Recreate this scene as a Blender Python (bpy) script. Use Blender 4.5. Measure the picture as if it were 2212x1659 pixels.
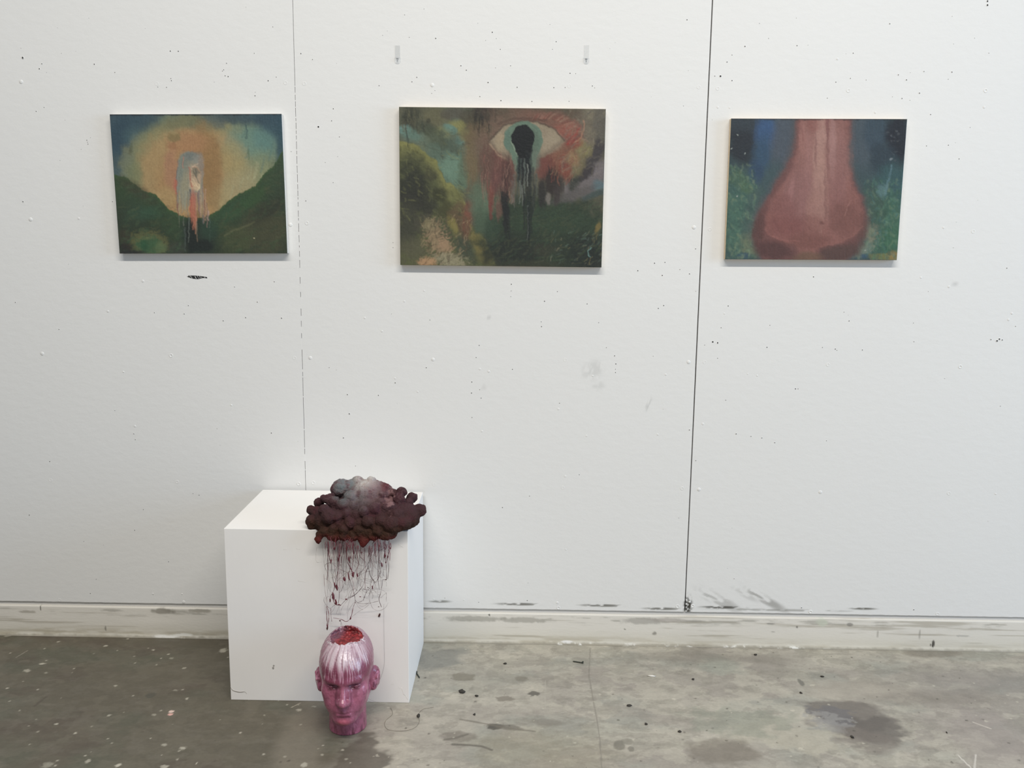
import bpy, math, random
import numpy as np
from mathutils import Matrix, Vector
rnd = random.Random(7)
rs = np.random.RandomState(11)
S = bpy.context.scene
C = S.collection
for o in list(bpy.data.objects): bpy.data.objects.remove(o)

# ------------------------------------------------------------------ camera
FPX, PITCH, YAW, ROLL = 1975.6, 0.1667, -0.0108, 0.0118
CAM = np.array([0.6819, -2.8021, 1.3275])
_f = np.array([math.sin(YAW)*math.cos(PITCH), math.cos(YAW)*math.cos(PITCH), -math.sin(PITCH)])
_r = np.cross(_f, [0, 0, 1]); _r /= np.linalg.norm(_r); _u = np.cross(_r, _f)
cr = math.cos(ROLL)*_r + math.sin(ROLL)*_u
cu = -math.sin(ROLL)*_r + math.cos(ROLL)*_u
cd = bpy.data.cameras.new('camera'); cam = bpy.data.objects.new('camera', cd); C.objects.link(cam)
cd.sensor_width = 36.0; cd.lens = FPX/2212*36.0; cd.clip_start = 0.05
M = Matrix.Identity(4)
for i in range(3):
    M[i][0] = cr[i]; M[i][1] = cu[i]; M[i][2] = -_f[i]; M[i][3] = CAM[i]
cam.matrix_world = M
S.camera = cam
def at(px, py, y=None, z=None):
    """world point seen at a pixel of the photograph, on the plane y=... or z=..."""
    d = _f*FPX + cr*(px-1106) - cu*(py-829.5)
    s = (y-CAM[1])/d[1] if y is not None else (z-CAM[2])/d[2]
    return CAM + s*d

# ------------------------------------------------------------------ light
W = bpy.data.worlds.new('world'); S.world = W; W.use_nodes = True
bg = W.node_tree.nodes['Background']
bg.inputs[0].default_value = (0.87, 0.93, 1.0, 1); bg.inputs[1].default_value = 0.335
def area(name, loc, target, sx, sy, power, col):
    l = bpy.data.lights.new(name, 'AREA'); l.shape = 'RECTANGLE'; l.size = sx; l.size_y = sy
    l.energy = power; l.color = col
    o = bpy.data.objects.new(name, l); C.objects.link(o); o.location = loc
    d = Vector(target)-Vector(loc)
    o.rotation_euler = d.to_track_quat('-Z', 'Y').to_euler()
    return o
area('ceiling_tube_light', (1.05, -3.0, 4.4), (1.05, -3.0, 0), 4.4, 0.14, 240, (1.0, 0.96, 0.89))
area('window_light', (7.6, -2.3, 2.0), (0.6, -0.3, 0.8), 3.2, 2.6, 218, (0.50, 0.71, 1.0))
S.view_settings.view_transform = 'Standard'; S.view_settings.look = 'None'
S.view_settings.exposure = -0.06; S.view_settings.gamma = 1.0
S.view_settings.use_curve_mapping = False

# ------------------------------------------------------------------ numpy helpers
def _hash(i, j, k, seed):
    n = (i.astype(np.int64)*374761393 + j.astype(np.int64)*668265263 + k*2147483647 + seed*1274126177) & 0xffffffff
    n = ((n ^ (n >> 13))*1274126177) & 0xffffffff
    n = ((n ^ (n >> 15))*2246822519) & 0xffffffff
    return ((n ^ (n >> 16)) & 0xffffff)/float(0xffffff)
def noise2(x, y, seed=0):
    xi = np.floor(x); yi = np.floor(y); fx = x-xi; fy = y-yi
    fx = fx*fx*(3-2*fx); fy = fy*fy*(3-2*fy)
    a = _hash(xi, yi, 0, seed); b = _hash(xi+1, yi, 0, seed); c = _hash(xi, yi+1, 0, seed); d = _hash(xi+1, yi+1, 0, seed)
    return (a*(1-fx)+b*fx)*(1-fy) + (c*(1-fx)+d*fx)*fy
def fbm(x, y, seed=0, oct=4):
    s = 0; a = .5; t = 0
    for o in range(oct):
        s = s + a*noise2(x*2**o, y*2**o, seed+o*17); t += a; a *= .55
    return s/t*2-1
def noise3(x, y, z, seed=0):
    zi = np.floor(z); fz = z-zi; fz = fz*fz*(3-2*fz)
    def sl(q):
        xi = np.floor(x); yi = np.floor(y); fx = x-xi; fy = y-yi
        fx = fx*fx*(3-2*fx); fy = fy*fy*(3-2*fy)
        q = q.astype(np.int64)
        a = _hash(xi, yi, q, seed); b = _hash(xi+1, yi, q, seed); c = _hash(xi, yi+1, q, seed); d = _hash(xi+1, yi+1, q, seed)
        return (a*(1-fx)+b*fx)*(1-fy) + (c*(1-fx)+d*fx)*fy
    return sl(zi)*(1-fz) + sl(zi+1)*fz
def fbm3(x, y, z, seed=0, oct=3):
    s = 0; a = .5; t = 0
    for o in range(oct):
        s = s + a*noise3(x*2**o, y*2**o, z*2**o, seed+o*17); t += a; a *= .55
    return s/t*2-1
def sm(a, b, x):
    t = np.clip((x-a)/(b-a), 0, 1); return t*t*(3-2*t)
def lin(c):
    c = np.asarray(c, float)/255.
    return np.where(c <= .04045, c/12.92, ((c+.055)/1.055)**2.4)
def L4(c, k=1.0):
    l = lin(c)*k; return (float(l[0]), float(l[1]), float(l[2]), 1)

# ------------------------------------------------------------------ materials
def mat(name, col=(200, 200, 200), rough=.6, attr=None, bump=None, spec=.5, mott=None, gain=1.0, metal=0, coat=0, alpha=1, trans=0, rbump=None):
    """attr: colour attribute; bump/rbump: (scale, strength, distance[, (sx,sy,sz)]); mott: (scale, amount)"""
    m = bpy.data.materials.new(name); m.use_nodes = True; nt = m.node_tree; N = nt.nodes; K = nt.links
    b = N['Principled BSDF']; b.inputs['Roughness'].default_value = rough
    b.inputs['Specular IOR Level'].default_value = spec; b.inputs['Metallic'].default_value = metal
    b.inputs['Coat Weight'].default_value = coat; b.inputs['Coat Roughness'].default_value = .2
    b.inputs['Alpha'].default_value = alpha; b.inputs['Transmission Weight'].default_value = trans
    tc = N.new('ShaderNodeTexCoord')
    if attr:
        a = N.new('ShaderNodeAttribute'); a.attribute_name = attr; src = a.outputs['Color']
    else:
        r = N.new('ShaderNodeRGB'); r.outputs[0].default_value = L4(col, gain); src = r.outputs[0]
    if mott:
        n = N.new('ShaderNodeTexNoise'); n.inputs['Scale'].default_value = mott[0]; n.inputs['Detail'].default_value = 5
        K.new(tc.outputs['Object'], n.inputs['Vector'])
        mr = N.new('ShaderNodeMapRange'); mr.inputs[1].default_value = .3; mr.inputs[2].default_value = .7
        mr.inputs[3].default_value = 1-mott[1]; mr.inputs[4].default_value = 1+mott[1]
        K.new(n.outputs['Fac'], mr.inputs[0])
        mx = N.new('ShaderNodeMix'); mx.data_type = 'RGBA'; mx.blend_type = 'MULTIPLY'; mx.inputs[0].default_value = 1
        K.new(src, mx.inputs[6]); K.new(mr.outputs[0], mx.inputs[7]); src = mx.outputs[2]
    K.new(src, b.inputs['Base Color'])
    prev = None
    for bp in (bump, rbump):
        if not bp: continue
        mp = N.new('ShaderNodeMapping')
        if len(bp) > 3: mp.inputs['Scale'].default_value = bp[3]
        if len(bp) > 4: mp.inputs['Rotation'].default_value = bp[4]
        K.new(tc.outputs['Object'], mp.inputs[0])
        n = N.new('ShaderNodeTexNoise'); n.inputs['Scale'].default_value = bp[0]; n.inputs['Detail'].default_value = 4
        K.new(mp.outputs[0], n.inputs['Vector'])
        bm = N.new('ShaderNodeBump'); bm.inputs['Strength'].default_value = bp[1]; bm.inputs['Distance'].default_value = bp[2]
        K.new(n.outputs['Fac'], bm.inputs['Height'])
        if prev: K.new(prev, bm.inputs['Normal'])
        prev = bm.outputs[0]
    if prev: K.new(prev, b.inputs['Normal'])
    return m
MW = mat('wall_paint', (232, 231, 229), .55, attr='Col', bump=(30, .16, .004, (1, 1, 1.8), (0, .5, 0)), rbump=(150, .12, .001), spec=.35)
M_PAINTW = mat('white_paint', (234, 233, 230), .5, spec=.35, bump=(120, .2, .001))
M_RECESS = mat('recess_paint', (206, 204, 200), .7)
M_DARK = mat('dark_cavity', (28, 26, 24), .9)
M_BASE = mat('baseboard_paint', attr='Col', rough=.45, bump=(60, .25, .0015, (1, 1, 3)), spec=.4)
M_FLOOR = mat('sealed_concrete', attr='Col', rough=.42, bump=(90, .12, .001), spec=.45, mott=(140, .05))
M_PLINTH = mat('plinth_paint', (241, 238, 234), .5, bump=(55, .25, .0012, (1, 1, .35)), spec=.35, mott=(5, .012))
M_ART = mat('oil_paint', attr='Col', rough=.42, bump=(220, .22, .0012, (1, 1, .5)), spec=.45)
M_PLY = mat('plywood_edge', (226, 205, 172), .7, mott=(90, .12))
M_PRIMED = mat('primed_panel_edge', (222, 219, 212), .7)
M_HEAD = mat('glazed_pink', attr='Col', rough=.33, bump=(170, .5, .0012), spec=.55, coat=.25)
M_CRATER = mat('crater_red', attr='Col', rough=.4, bump=(300, .8, .002), spec=.5)
M_CLOUD = mat('felted_clay', attr='Col', rough=.85, bump=(260, .9, .0030), rbump=(1100, .7, .0008), spec=.2)
M_THREAD = [mat('thread_dark', (78, 46, 50), .6), mat('thread_red', (112, 44, 56), .5), mat('thread_grey', (124, 106, 104), .7), mat('thread_pink', (140, 88, 96), .6)]
M_CLOT = mat('clot_red', (106, 38, 50), .35, bump=(700, .8, .001), coat=.3)
M_CLOTD = mat('clot_dark', (72, 40, 36), .6, bump=(700, .8, .001))
M_HOLE = mat('hole_dark', (40, 40, 38), .9)
M_STEEL = mat('blackened_steel', (62, 66, 58), .5, metal=.3)
M_DIRT = mat('dirt', (58, 54, 48), .9, bump=(600, .6, .001))
M_CHIP = mat('paint_chip', (226, 222, 214), .6)
M_HOOK = mat('clear_plastic', (238, 240, 241), .15, spec=.5, alpha=.22)
M_TAPE = mat('adhesive_strip', (232, 233, 232), .4, alpha=.35)
M_WIRE = mat('hook_grey', (150, 152, 154), .35)

# ------------------------------------------------------------------ mesh helpers
def mesh_np(name, V, F, m, parent=None, smooth=True, col=None):
    V = np.asarray(V, np.float32); F = np.asarray(F, np.int32)
    me = bpy.data.meshes.new(name)
    me.vertices.add(len(V)); me.vertices.foreach_set('co', V.ravel())
    k = F.shape[1]; n = len(F)
    me.loops.add(n*k); me.polygons.add(n)
    me.loops.foreach_set('vertex_index', F.ravel())
    me.polygons.foreach_set('loop_start', np.arange(n, dtype=np.int32)*k)
    try: me.polygons.foreach_set('loop_total', np.full(n, k, np.int32))
    except Exception: pass
    me.polygons.foreach_set('use_smooth', np.full(n, smooth))
    if col is not None:
        a = me.color_attributes.new('Col', 'FLOAT_COLOR', 'POINT')
        c4 = np.ones((len(V), 4), np.float32); c4[:, :3] = col
        a.data.foreach_set('color', c4.ravel())
    me.update(calc_edges=True); me.validate()
    if m: me.materials.append(m)
    o = bpy.data.objects.new(name, me); C.objects.link(o)
    if parent: o.parent = parent
    return o
def slab(us, vs, th, fn):
    """front grid (u right, v up) + a skirt going back th. fn(U,V,depth)->xyz ; depth 0 front. returns V,F,ngrid"""
    nu, nv = len(us), len(vs)
    U, Vv = np.meshgrid(us, vs)             # nv x nu
    P = fn(U.ravel(), Vv.ravel(), 0)
    idx = np.arange(nu*nv).reshape(nv, nu)
    F = np.stack([idx[:-1, :-1], idx[:-1, 1:], idx[1:, 1:], idx[1:, :-1]], -1).reshape(-1, 4)
    ring = np.concatenate([idx[0, :], idx[1:, -1], idx[-1, -2::-1], idx[-2:0:-1, 0]])
    B = fn(U.ravel()[ring], Vv.ravel()[ring], th)
    n0 = len(P); r1 = n0+np.arange(len(ring)); r2 = r1+len(ring)
    F2 = np.stack([r1, r2, np.roll(r2, -1), np.roll(r1, -1)], -1)
    return np.vstack([P, P[ring], B]), np.vstack([F, F2]), ring
def box_vf(x0, x1, y0, y1, z0, z1):
    V = [(x, y, z) for x in (x0, x1) for y in (y0, y1) for z in (z0, z1)]
    F = [(0, 1, 3, 2), (4, 6, 7, 5), (0, 4, 5, 1), (2, 3, 7, 6), (0, 2, 6, 4), (1, 5, 7, 3)]
    return V, F
def box(name, x0, x1, y0, y1, z0, z1, m, parent=None, bev=0):
    V, F = box_vf(x0, x1, y0, y1, z0, z1)
    o = mesh_np(name, V, F, m, parent, False)
    if bev:
        md = o.modifiers.new('bevel', 'BEVEL'); md.width = bev; md.segments = 2
    return o
def empty(name, loc=(0, 0, 0), rz=0):
    o = bpy.data.objects.new(name, None); C.objects.link(o); o.location = loc; o.rotation_euler = (0, 0, rz)
    o.empty_display_size = .05; return o
def tag(o, label, cat, group=None):
    o['label'] = label; o['category'] = cat
    if group: o['group'] = group
    return o
def struct(o): o['kind'] = 'structure'; return o
def smooth_path(P, step=.004):
    P = np.asarray(P, float)
    if len(P) < 3: P = np.vstack([P[0], P.mean(0), P[-1]])
    Q = np.vstack([2*P[0]-P[1], P, 2*P[-1]-P[-2]]); out = []
    for i in range(1, len(Q)-2):
        n = max(2, int(np.linalg.norm(Q[i+1]-Q[i])/step))
        for t in np.linspace(0, 1, n, endpoint=False):
            out.append(.5*((2*Q[i])+(-Q[i-1]+Q[i+1])*t+(2*Q[i-1]-5*Q[i]+4*Q[i+1]-Q[i+2])*t*t+(-Q[i-1]+3*Q[i]-3*Q[i+1]+Q[i+2])*t**3))
    out.append(Q[-2]); return np.array(out)
def tube_vf(P, R, sides=5):
    n = len(P); R = np.broadcast_to(R, (n,))
    T = np.gradient(P, axis=0); T /= np.linalg.norm(T, axis=1)[:, None]+1e-9
    a = np.tile([.3, 1, .2], (n, 1)); A = np.cross(T, a); A /= np.linalg.norm(A, axis=1)[:, None]+1e-9
    B = np.cross(T, A); th = np.arange(sides)*2*math.pi/sides
    V = P[:, None]+R[:, None, None]*(np.cos(th)[None, :, None]*A[:, None]+np.sin(th)[None, :, None]*B[:, None])
    V = V.reshape(-1, 3); i = np.arange(n-1)[:, None]*sides; j = np.arange(sides)[None]
    j2 = (j+1) % sides
    F = np.stack([i+j, i+j2, i+sides+j2, i+sides+j], -1).reshape(-1, 4)
    # caps
    V = np.vstack([V, P[0], P[-1]]); c0 = len(V)-2
    s = np.arange(sides); s2 = (s+1) % sides
    F = np.vstack([F, np.stack([s2, s, np.full(sides, c0), np.full(sides, c0)], -1), np.stack([(n-1)*sides+s, (n-1)*sides+s2, np.full(sides, c0+1), np.full(sides, c0+1)], -1)])
    return V, F
def fixtri(F):
    return [tuple(dict.fromkeys(int(x) for x in f)) for f in F]
def mesh_py(name, V, F, m, parent=None, smooth=True):
    me = bpy.data.meshes.new(name); me.from_pydata([tuple(map(float, v)) for v in V], [], fixtri(F)); me.update()
    for p in me.polygons: p.use_smooth = smooth
    if m: me.materials.append(m)
    o = bpy.data.objects.new(name, me); C.objects.link(o)
    if parent: o.parent = parent
    return o
def tube(name, P, R, m, parent=None, sides=5, step=.004, smoothp=True):
    P = smooth_path(P, step) if smoothp else np.asarray(P, float)
    if callable(R): R = R(np.linspace(0, 1, len(P)))
    V, F = tube_vf(P, R, sides); return mesh_py(name, V, F, m, parent)
def lathe_vf(prof, n=12, axis='y'):
    """prof list (r, h); axis -y outward for wall things, z for floor things"""
    V = []; F = []
    for r, h in prof:
        for k in range(n):
            a = 2*math.pi*k/n
            V.append((r*math.cos(a), -h, r*math.sin(a)) if axis == 'y' else (r*math.cos(a), r*math.sin(a), h))
    for i in range(len(prof)-1):
        for k in range(n):
            k2 = (k+1) % n; F.append((i*n+k, i*n+k2, (i+1)*n+k2, (i+1)*n+k))
    return V, F
def lump(name, c, r, m, parent=None, seed=0, amp=.3, flat_z=None, n=10, rot=0):
    V = []; F = []; nv = n//2+1
    for i in range(nv+1):
        ph = math.pi*i/nv
        for k in range(n):
            a = 2*math.pi*k/n
            V.append((math.sin(ph)*math.cos(a), math.sin(ph)*math.sin(a), math.cos(ph)))
    V = np.array(V); d = 1+amp*fbm3(V[:, 0]*1.7+seed, V[:, 1]*1.7, V[:, 2]*1.7, seed, 2)
    V = V*d[:, None]*np.asarray(r)
    if rot:
        ca, sa = math.cos(rot), math.sin(rot)
        V = np.stack([V[:, 0]*ca-V[:, 2]*sa, V[:, 1], V[:, 0]*sa+V[:, 2]*ca], 1)
    for i in range(nv):
        for k in range(n):
            k2 = (k+1) % n; F.append((i*n+k, (i+1)*n+k, (i+1)*n+k2, i*n+k2))
    V = V+np.asarray(c)
    if flat_z is not None: V[:, 2] = np.maximum(V[:, 2], flat_z)
    return mesh_np(name, V, F, m, parent, True)

# ------------------------------------------------------------------ THE ROOM
PS = 1.2192; PB = 0.1167
# ---- floor
def dens(lo, hi, a, b, fine, coarse):
    return np.unique(np.round(np.concatenate([np.arange(lo, a, coarse), np.arange(a, b, fine), np.arange(b, hi+1e-6, coarse)]), 5))
fx = dens(-3.0, 4.6, -1.05, 2.36, .0028, .03); fy = np.unique(np.concatenate([np.arange(-5.0, -1.8, .15), np.arange(-1.8, -.79, .012), dens(-.79, 0., -.79, 0., .0030, .1)])); fy = np.append(fy[fy < -.004], [-.004, .05])
X, Y = np.meshgrid(fx, fy); X = X.ravel(); Y = Y.ravel()
def mixc(col, c, a):
    return col*(1-a[:, None])+lin(c)[None]*a[:, None]
wx = X+.05*fbm(X*3, Y*3, 3); wy = Y+.05*fbm(X*3+9, Y*3, 4)
n1 = fbm(X*2.2, Y*4.5, 21, 5); n2 = fbm(X*9, Y*14, 31, 5); n3 = fbm(X*34, Y*50, 41, 4)
fc = np.tile(lin((170, 164, 151)), (len(X), 1))
fc = mixc(fc, (140, 133, 124), sm(-.1, .5, n1)*.75)
fc = mixc(fc, (176, 170, 156), sm(.0, .5, n2)*.35)
fc = mixc(fc, (142, 144, 134), sm(.05, .45, fbm(X*5+7, Y*8, 51, 5))*.5)
# left half: dark sealer tone, with shade left of the plinth painted in
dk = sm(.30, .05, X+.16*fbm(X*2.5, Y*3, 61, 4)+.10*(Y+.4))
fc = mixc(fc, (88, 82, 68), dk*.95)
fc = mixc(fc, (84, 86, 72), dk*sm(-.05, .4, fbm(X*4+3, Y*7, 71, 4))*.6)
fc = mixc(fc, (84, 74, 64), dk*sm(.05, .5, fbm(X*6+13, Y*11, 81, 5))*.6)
pk = sm(.02, .10, fbm(X*11, Y*17, 611, 6)-.12+.35*np.exp(-((X-1.35)/.45)**2-((Y+.45)/.22)**2))      # ragged worn patches
fc = mixc(fc, (182, 176, 160), pk*(1-dk)*.38)
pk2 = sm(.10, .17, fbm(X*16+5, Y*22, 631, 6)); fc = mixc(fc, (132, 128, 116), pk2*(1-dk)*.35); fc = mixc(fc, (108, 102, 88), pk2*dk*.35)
pk3 = sm(.16, .22, fbm(X*30+5, Y*48, 651, 5)); fc = mixc(fc, (120, 114, 104), pk3*(1-.5*dk)*.28)
sc_ = sm(.25, .32, fbm(X*6+Y*3, Y*160-X*40, 671, 3)); fc = mixc(fc, (186, 180, 166), sc_*(1-dk)*.06)
fc = fc*(1+.10*fbm(X*90, Y*140, 691, 3)[:, None])
def fblob(px, py, rx, ry, c, op=1., ang=0., soft=.35, warp=.35, wf=None, sd=1):
    """stain or tone patch on the slab: centre taken off the photograph, radii in photo pixels turned to metres on the floor"""
    p = at(px, py, z=0.); rx = rx*.00137; ry = ry*.0027
    global fc
    dx = X-p[0]; dy = Y-p[1]
    msk = (np.abs(dx) < 3*max(rx, ry)) & (np.abs(dy) < 3*max(rx, ry))
    if not msk.any(): return
    dx = dx[msk]; dy = dy[msk]; ca, sa = math.cos(ang), math.sin(ang)
    u = (dx*ca+dy*sa)/rx; v = (-dx*sa+dy*ca)/ry
    f = wf or 1.6/max(rx, ry)
    d = np.sqrt(u*u+v*v)+warp*fbm(X[msk]*f, Y[msk]*f*1.4, 90+sd, 4)
    a = sm(1+soft, 1-soft, d)*op
    fc[msk] = fc[msk]*(1-a[:, None])+lin(c)[None]*a[:, None]
def fstroke(pts, w, c, op=1., soft=.5):
    global fc
    P = [at(x, y, z=0.)[:2] for x, y in pts]; w = w*.0014; best = np.full(len(X), 9.)
    for a, b in zip(P[:-1], P[1:]):
        ab = b-a; t = np.clip(((X-a[0])*ab[0]+(Y-a[1])*ab[1])/(ab@ab), 0, 1)
        best = np.minimum(best, np.hypot(X-a[0]-t*ab[0], Y-a[1]-t*ab[1]))
    a = sm(w*(1+soft), w*(1-soft), best+w*.5*n3)*op; fc = fc*(1-a[:, None])+lin(c)[None]*a[:, None]
fblob(772, 1650, 44, 44, (92, 86, 76), .8, 0, .12, .6, sd=2)
fblob(650, 1600, 38, 90, (128, 120, 106), .6, .1, .5, .5, sd=3)  # paler wedge: light passing in front of the plinth, painted in
fblob(1010, 1465, 110, 40, (128, 126, 116), .35, 0, .3, .6, sd=4)
fblob(950, 1420, 60, 26, (112, 114, 110), .6, 0, .4, .7, sd=5)
fblob(1000, 1462, 26, 9, (112, 106, 92), .7, 0, .15, .5, sd=6)
fblob(1125, 1466, 15, 6, (112, 106, 94), .7, 0, .2, .4, sd=7)
fblob(1153, 1498, 11, 6, (86, 82, 74), .85, 0, .2, .5, sd=8)
fblob(1090, 1509, 18, 6, (112, 104, 92), .7, .1, .2, .6, sd=9)
fblob(1069, 1569, 16, 6, (70, 66, 58), .9, 0, .2, .5, sd=10)
fblob(1100, 1572, 30, 5, (100, 94, 84), .7, -.1, .3, .5, sd=11)
fblob(990, 1592, 36, 8, (108, 100, 90), .6, .1, .3, .6, sd=12)
fblob(1180, 1560, 40, 6, (118, 112, 102), .6, -.1, .3, .6, sd=13)
fblob(1337, 1610, 11, 9, (104, 100, 90), .75, 0, .2, .3, sd=14)
fblob(1363, 1618, 6, 5, (104, 100, 90), .7, 0, .2, .3, sd=15)
fblob(1355, 1602, 12, 6, (116, 112, 100), .6, 0, .2, .3, sd=16)
# the big dark stain at the right
fblob(1830, 1548, 75, 38, (104, 97, 90), .85, -.05, .25, .6, sd=20)
fblob(1880, 1575, 60, 26, (92, 86, 80), .8, -.1, .25, .6, sd=21)
fblob(1800, 1545, 42, 20, (100, 98, 100), .7, 0, .2, .8, 30, sd=22)
fblob(1790, 1560, 38, 18, (150, 148, 144), .5, 0, .15, 1.1, 60, sd=23)
fblob(1870, 1600, 55, 24, (112, 104, 96), .7, 0, .3, .5, sd=24)
fblob(1690, 1590, 110, 26, (170, 164, 148), .65, -.15, .2, .8, 22, sd=25)
fblob(1600, 1560, 90, 24, (128, 132, 118), .5, 0, .25, .8, 22, sd=26)
fblob(1560, 1625, 60, 26, (112, 104, 92), .65, 0, .25, .6, sd=27)
fblob(1950, 1500, 170, 22, (124, 116, 106), .55, -.1, .5, .5, sd=28)
fblob(2100, 1470, 160, 28, (132, 126, 120), .5, 0, .5, .5, sd=29)
fblob(1830, 1490, 110, 20, (176, 168, 154), .5, .1, .4, .5, sd=30)
fblob(1560, 1440, 50, 20, (142, 146, 134), .5, 0, .3, .7, sd=31)
fblob(1730, 1474, 6, 8, (100, 98, 90), .8, 0, .2, .3, sd=32)
fblob(2150, 1600, 80, 60, (148, 138, 132), .5, 0, .5, .4, sd=33)
fblob(1180, 1620, 120, 40, (140, 132, 108), .35, 0, .5, .4, sd=34)
fblob(1520, 1420, 160, 14, (124, 118, 108), .5, 0, .4, .5, sd=35)
fblob(2010, 1412, 60, 10, (116, 108, 96), .6, 0, .4, .5, sd=36)
fstroke([(978, 1608), (1005, 1609), (1040, 1612), (1062, 1620)], 3, (92, 86, 76), .8)
fstroke([(960, 1598), (985, 1594), (1010, 1586)], 3, (98, 92, 82), .7)
fstroke([(995, 1554), (1040, 1562), (1100, 1573), (1155, 1580)], 2.5, (110, 104, 92), .7)
fstroke([(1275, 1400), (1272, 1460), (1283, 1520), (1295, 1590), (1300, 1659)], 1.2, (126, 120, 110), .8)
fstroke([(1178, 1470), (1178, 1530)], 1.0, (170, 164, 152), .5)
fstroke([(2068, 1630), (2098, 1659)], 1.3, (206, 200, 190), .9)
fstroke([(2108, 1630), (2105, 1659)], 1.6, (200, 194, 184), .8)
fstroke([(2102, 1560), (2140, 1574)], 1.5, (200, 190, 178), .8)
fstroke([(35, 1420), (60, 1405)], 1.2, (160, 152, 138), .6)
fstroke([(630, 1528), (648, 1519)], 1.0, (190, 180, 160), .8)
fstroke([(75, 1525), (100, 1505)], 3, (74, 66, 56), .6)
fblob(326, 1502, 10, 6, (78, 76, 66), .8, 0, .2, .3, sd=40)
# paint flecks
FL = [(370, 1422, 6, 2.6), (331, 1404, 4, 2), (364, 1413, 3, 2), (203, 1412, 3, 1.6), (348, 1422, 2, 1.5), (292, 1432, 2, 1.4), (338, 1436, 3, 2),
      (398, 1443, 5, 2), (58, 1449, 11, 3.5), (100, 1453, 4, 2), (90, 1434, 7, 2.5), (250, 1481, 4, 2), (380, 1491, 6, 2.5), (404, 1509, 3, 2.4),
      (236, 1545, 4, 2.2), (333, 1544, 5, 2.4), (122, 1564, 5, 2), (162, 1584, 4, 2), (355, 1609, 6, 2.6), (395, 1616, 6, 3), (190, 1644, 5, 3.2),
      (104, 1653, 12, 5), (355, 1656, 8, 3.4), (255, 1653, 6, 2.6), (383, 1641, 2, 2), (424, 1649, 2, 2.6), (646, 1534, 6, 2.6), (678, 1526, 6, 1.8),
      (657, 1652, 6, 4), (483, 1405, 9, 6), (571, 1545, 2, 1.5), (126, 1386, 4, 2), (228, 1395, 5, 2), (16, 1374, 9, 2), (276, 1380, 3, 1.6),
      (1407, 1461, 8, 2), (1050, 1485, 3, 2), (1456, 1510, 4, 2), (1296, 1500, 3, 1.6), (1777, 1430, 4, 2), (1776, 1405, 3, 1.6), (1755, 1480, 6, 2),
      (1725, 1542, 6, 2), (1580, 1539, 2, 1.4), (1731, 1617, 5, 2.4), (1908, 1496, 4, 2), (2177, 1502, 3, 1.6), (2130, 1558, 4, 2), (1510, 1608, 5, 2),
      (1006, 1403, 2, 1.5), (1308, 1396, 6, 2), (980, 1593, 2, 1.5), (1368, 1598, 2, 1.5), (1790, 1522, 3, 1.5), (1780, 1565, 3, 1.5), (1712, 1535, 5, 2),
      (740, 1620, 3, 2), (748, 1640, 3, 2), (815, 1632, 3, 2), (20, 1515, 2, 1.5), (42, 1535, 2, 1.5), (320, 1400, 2, 1)]
for i, (x, y, a, b) in enumerate(FL):
    fblob(x, y, a*.85, b*.85, (188, 182, 166) if i % 3 else (160, 155, 140), .62+.3*rs.rand(), rs.uniform(-.4, .4), .3, .8, sd=100+i)
fblob(370, 1537, 5, 2.6, (222, 196, 184), .95, .3, .2, .3, sd=190); fblob(368, 1543, 5, 2.4, (218, 170, 160), .95, .3, .2, .3, sd=191)
for i in range(230):
    x = rs.uniform(0, 2212); y = rs.uniform(1400, 1659); k = rs.uniform(.8, 2.2)
    fblob(x, y, k*1.3, k*.7, (188, 182, 166) if rs.rand() < (.7 if x < 900 else .3) else (80, 74, 64), rs.uniform(.4, .9), 0, .3, .3, sd=200+i)
fc = fc*(1+.10*n3[:, None]*1.0)
nuv = (len(fx), len(fy)); idx = np.arange(nuv[0]*nuv[1]).reshape(nuv[1], nuv[0])
FF = np.stack([idx[:-1, :-1], idx[:-1, 1:], idx[1:, 1:], idx[1:, :-1]], -1).reshape(-1, 4)
struct(mesh_np('floor', np.stack([X, Y, 0*X], 1), FF, M_FLOOR, col=fc))

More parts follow.
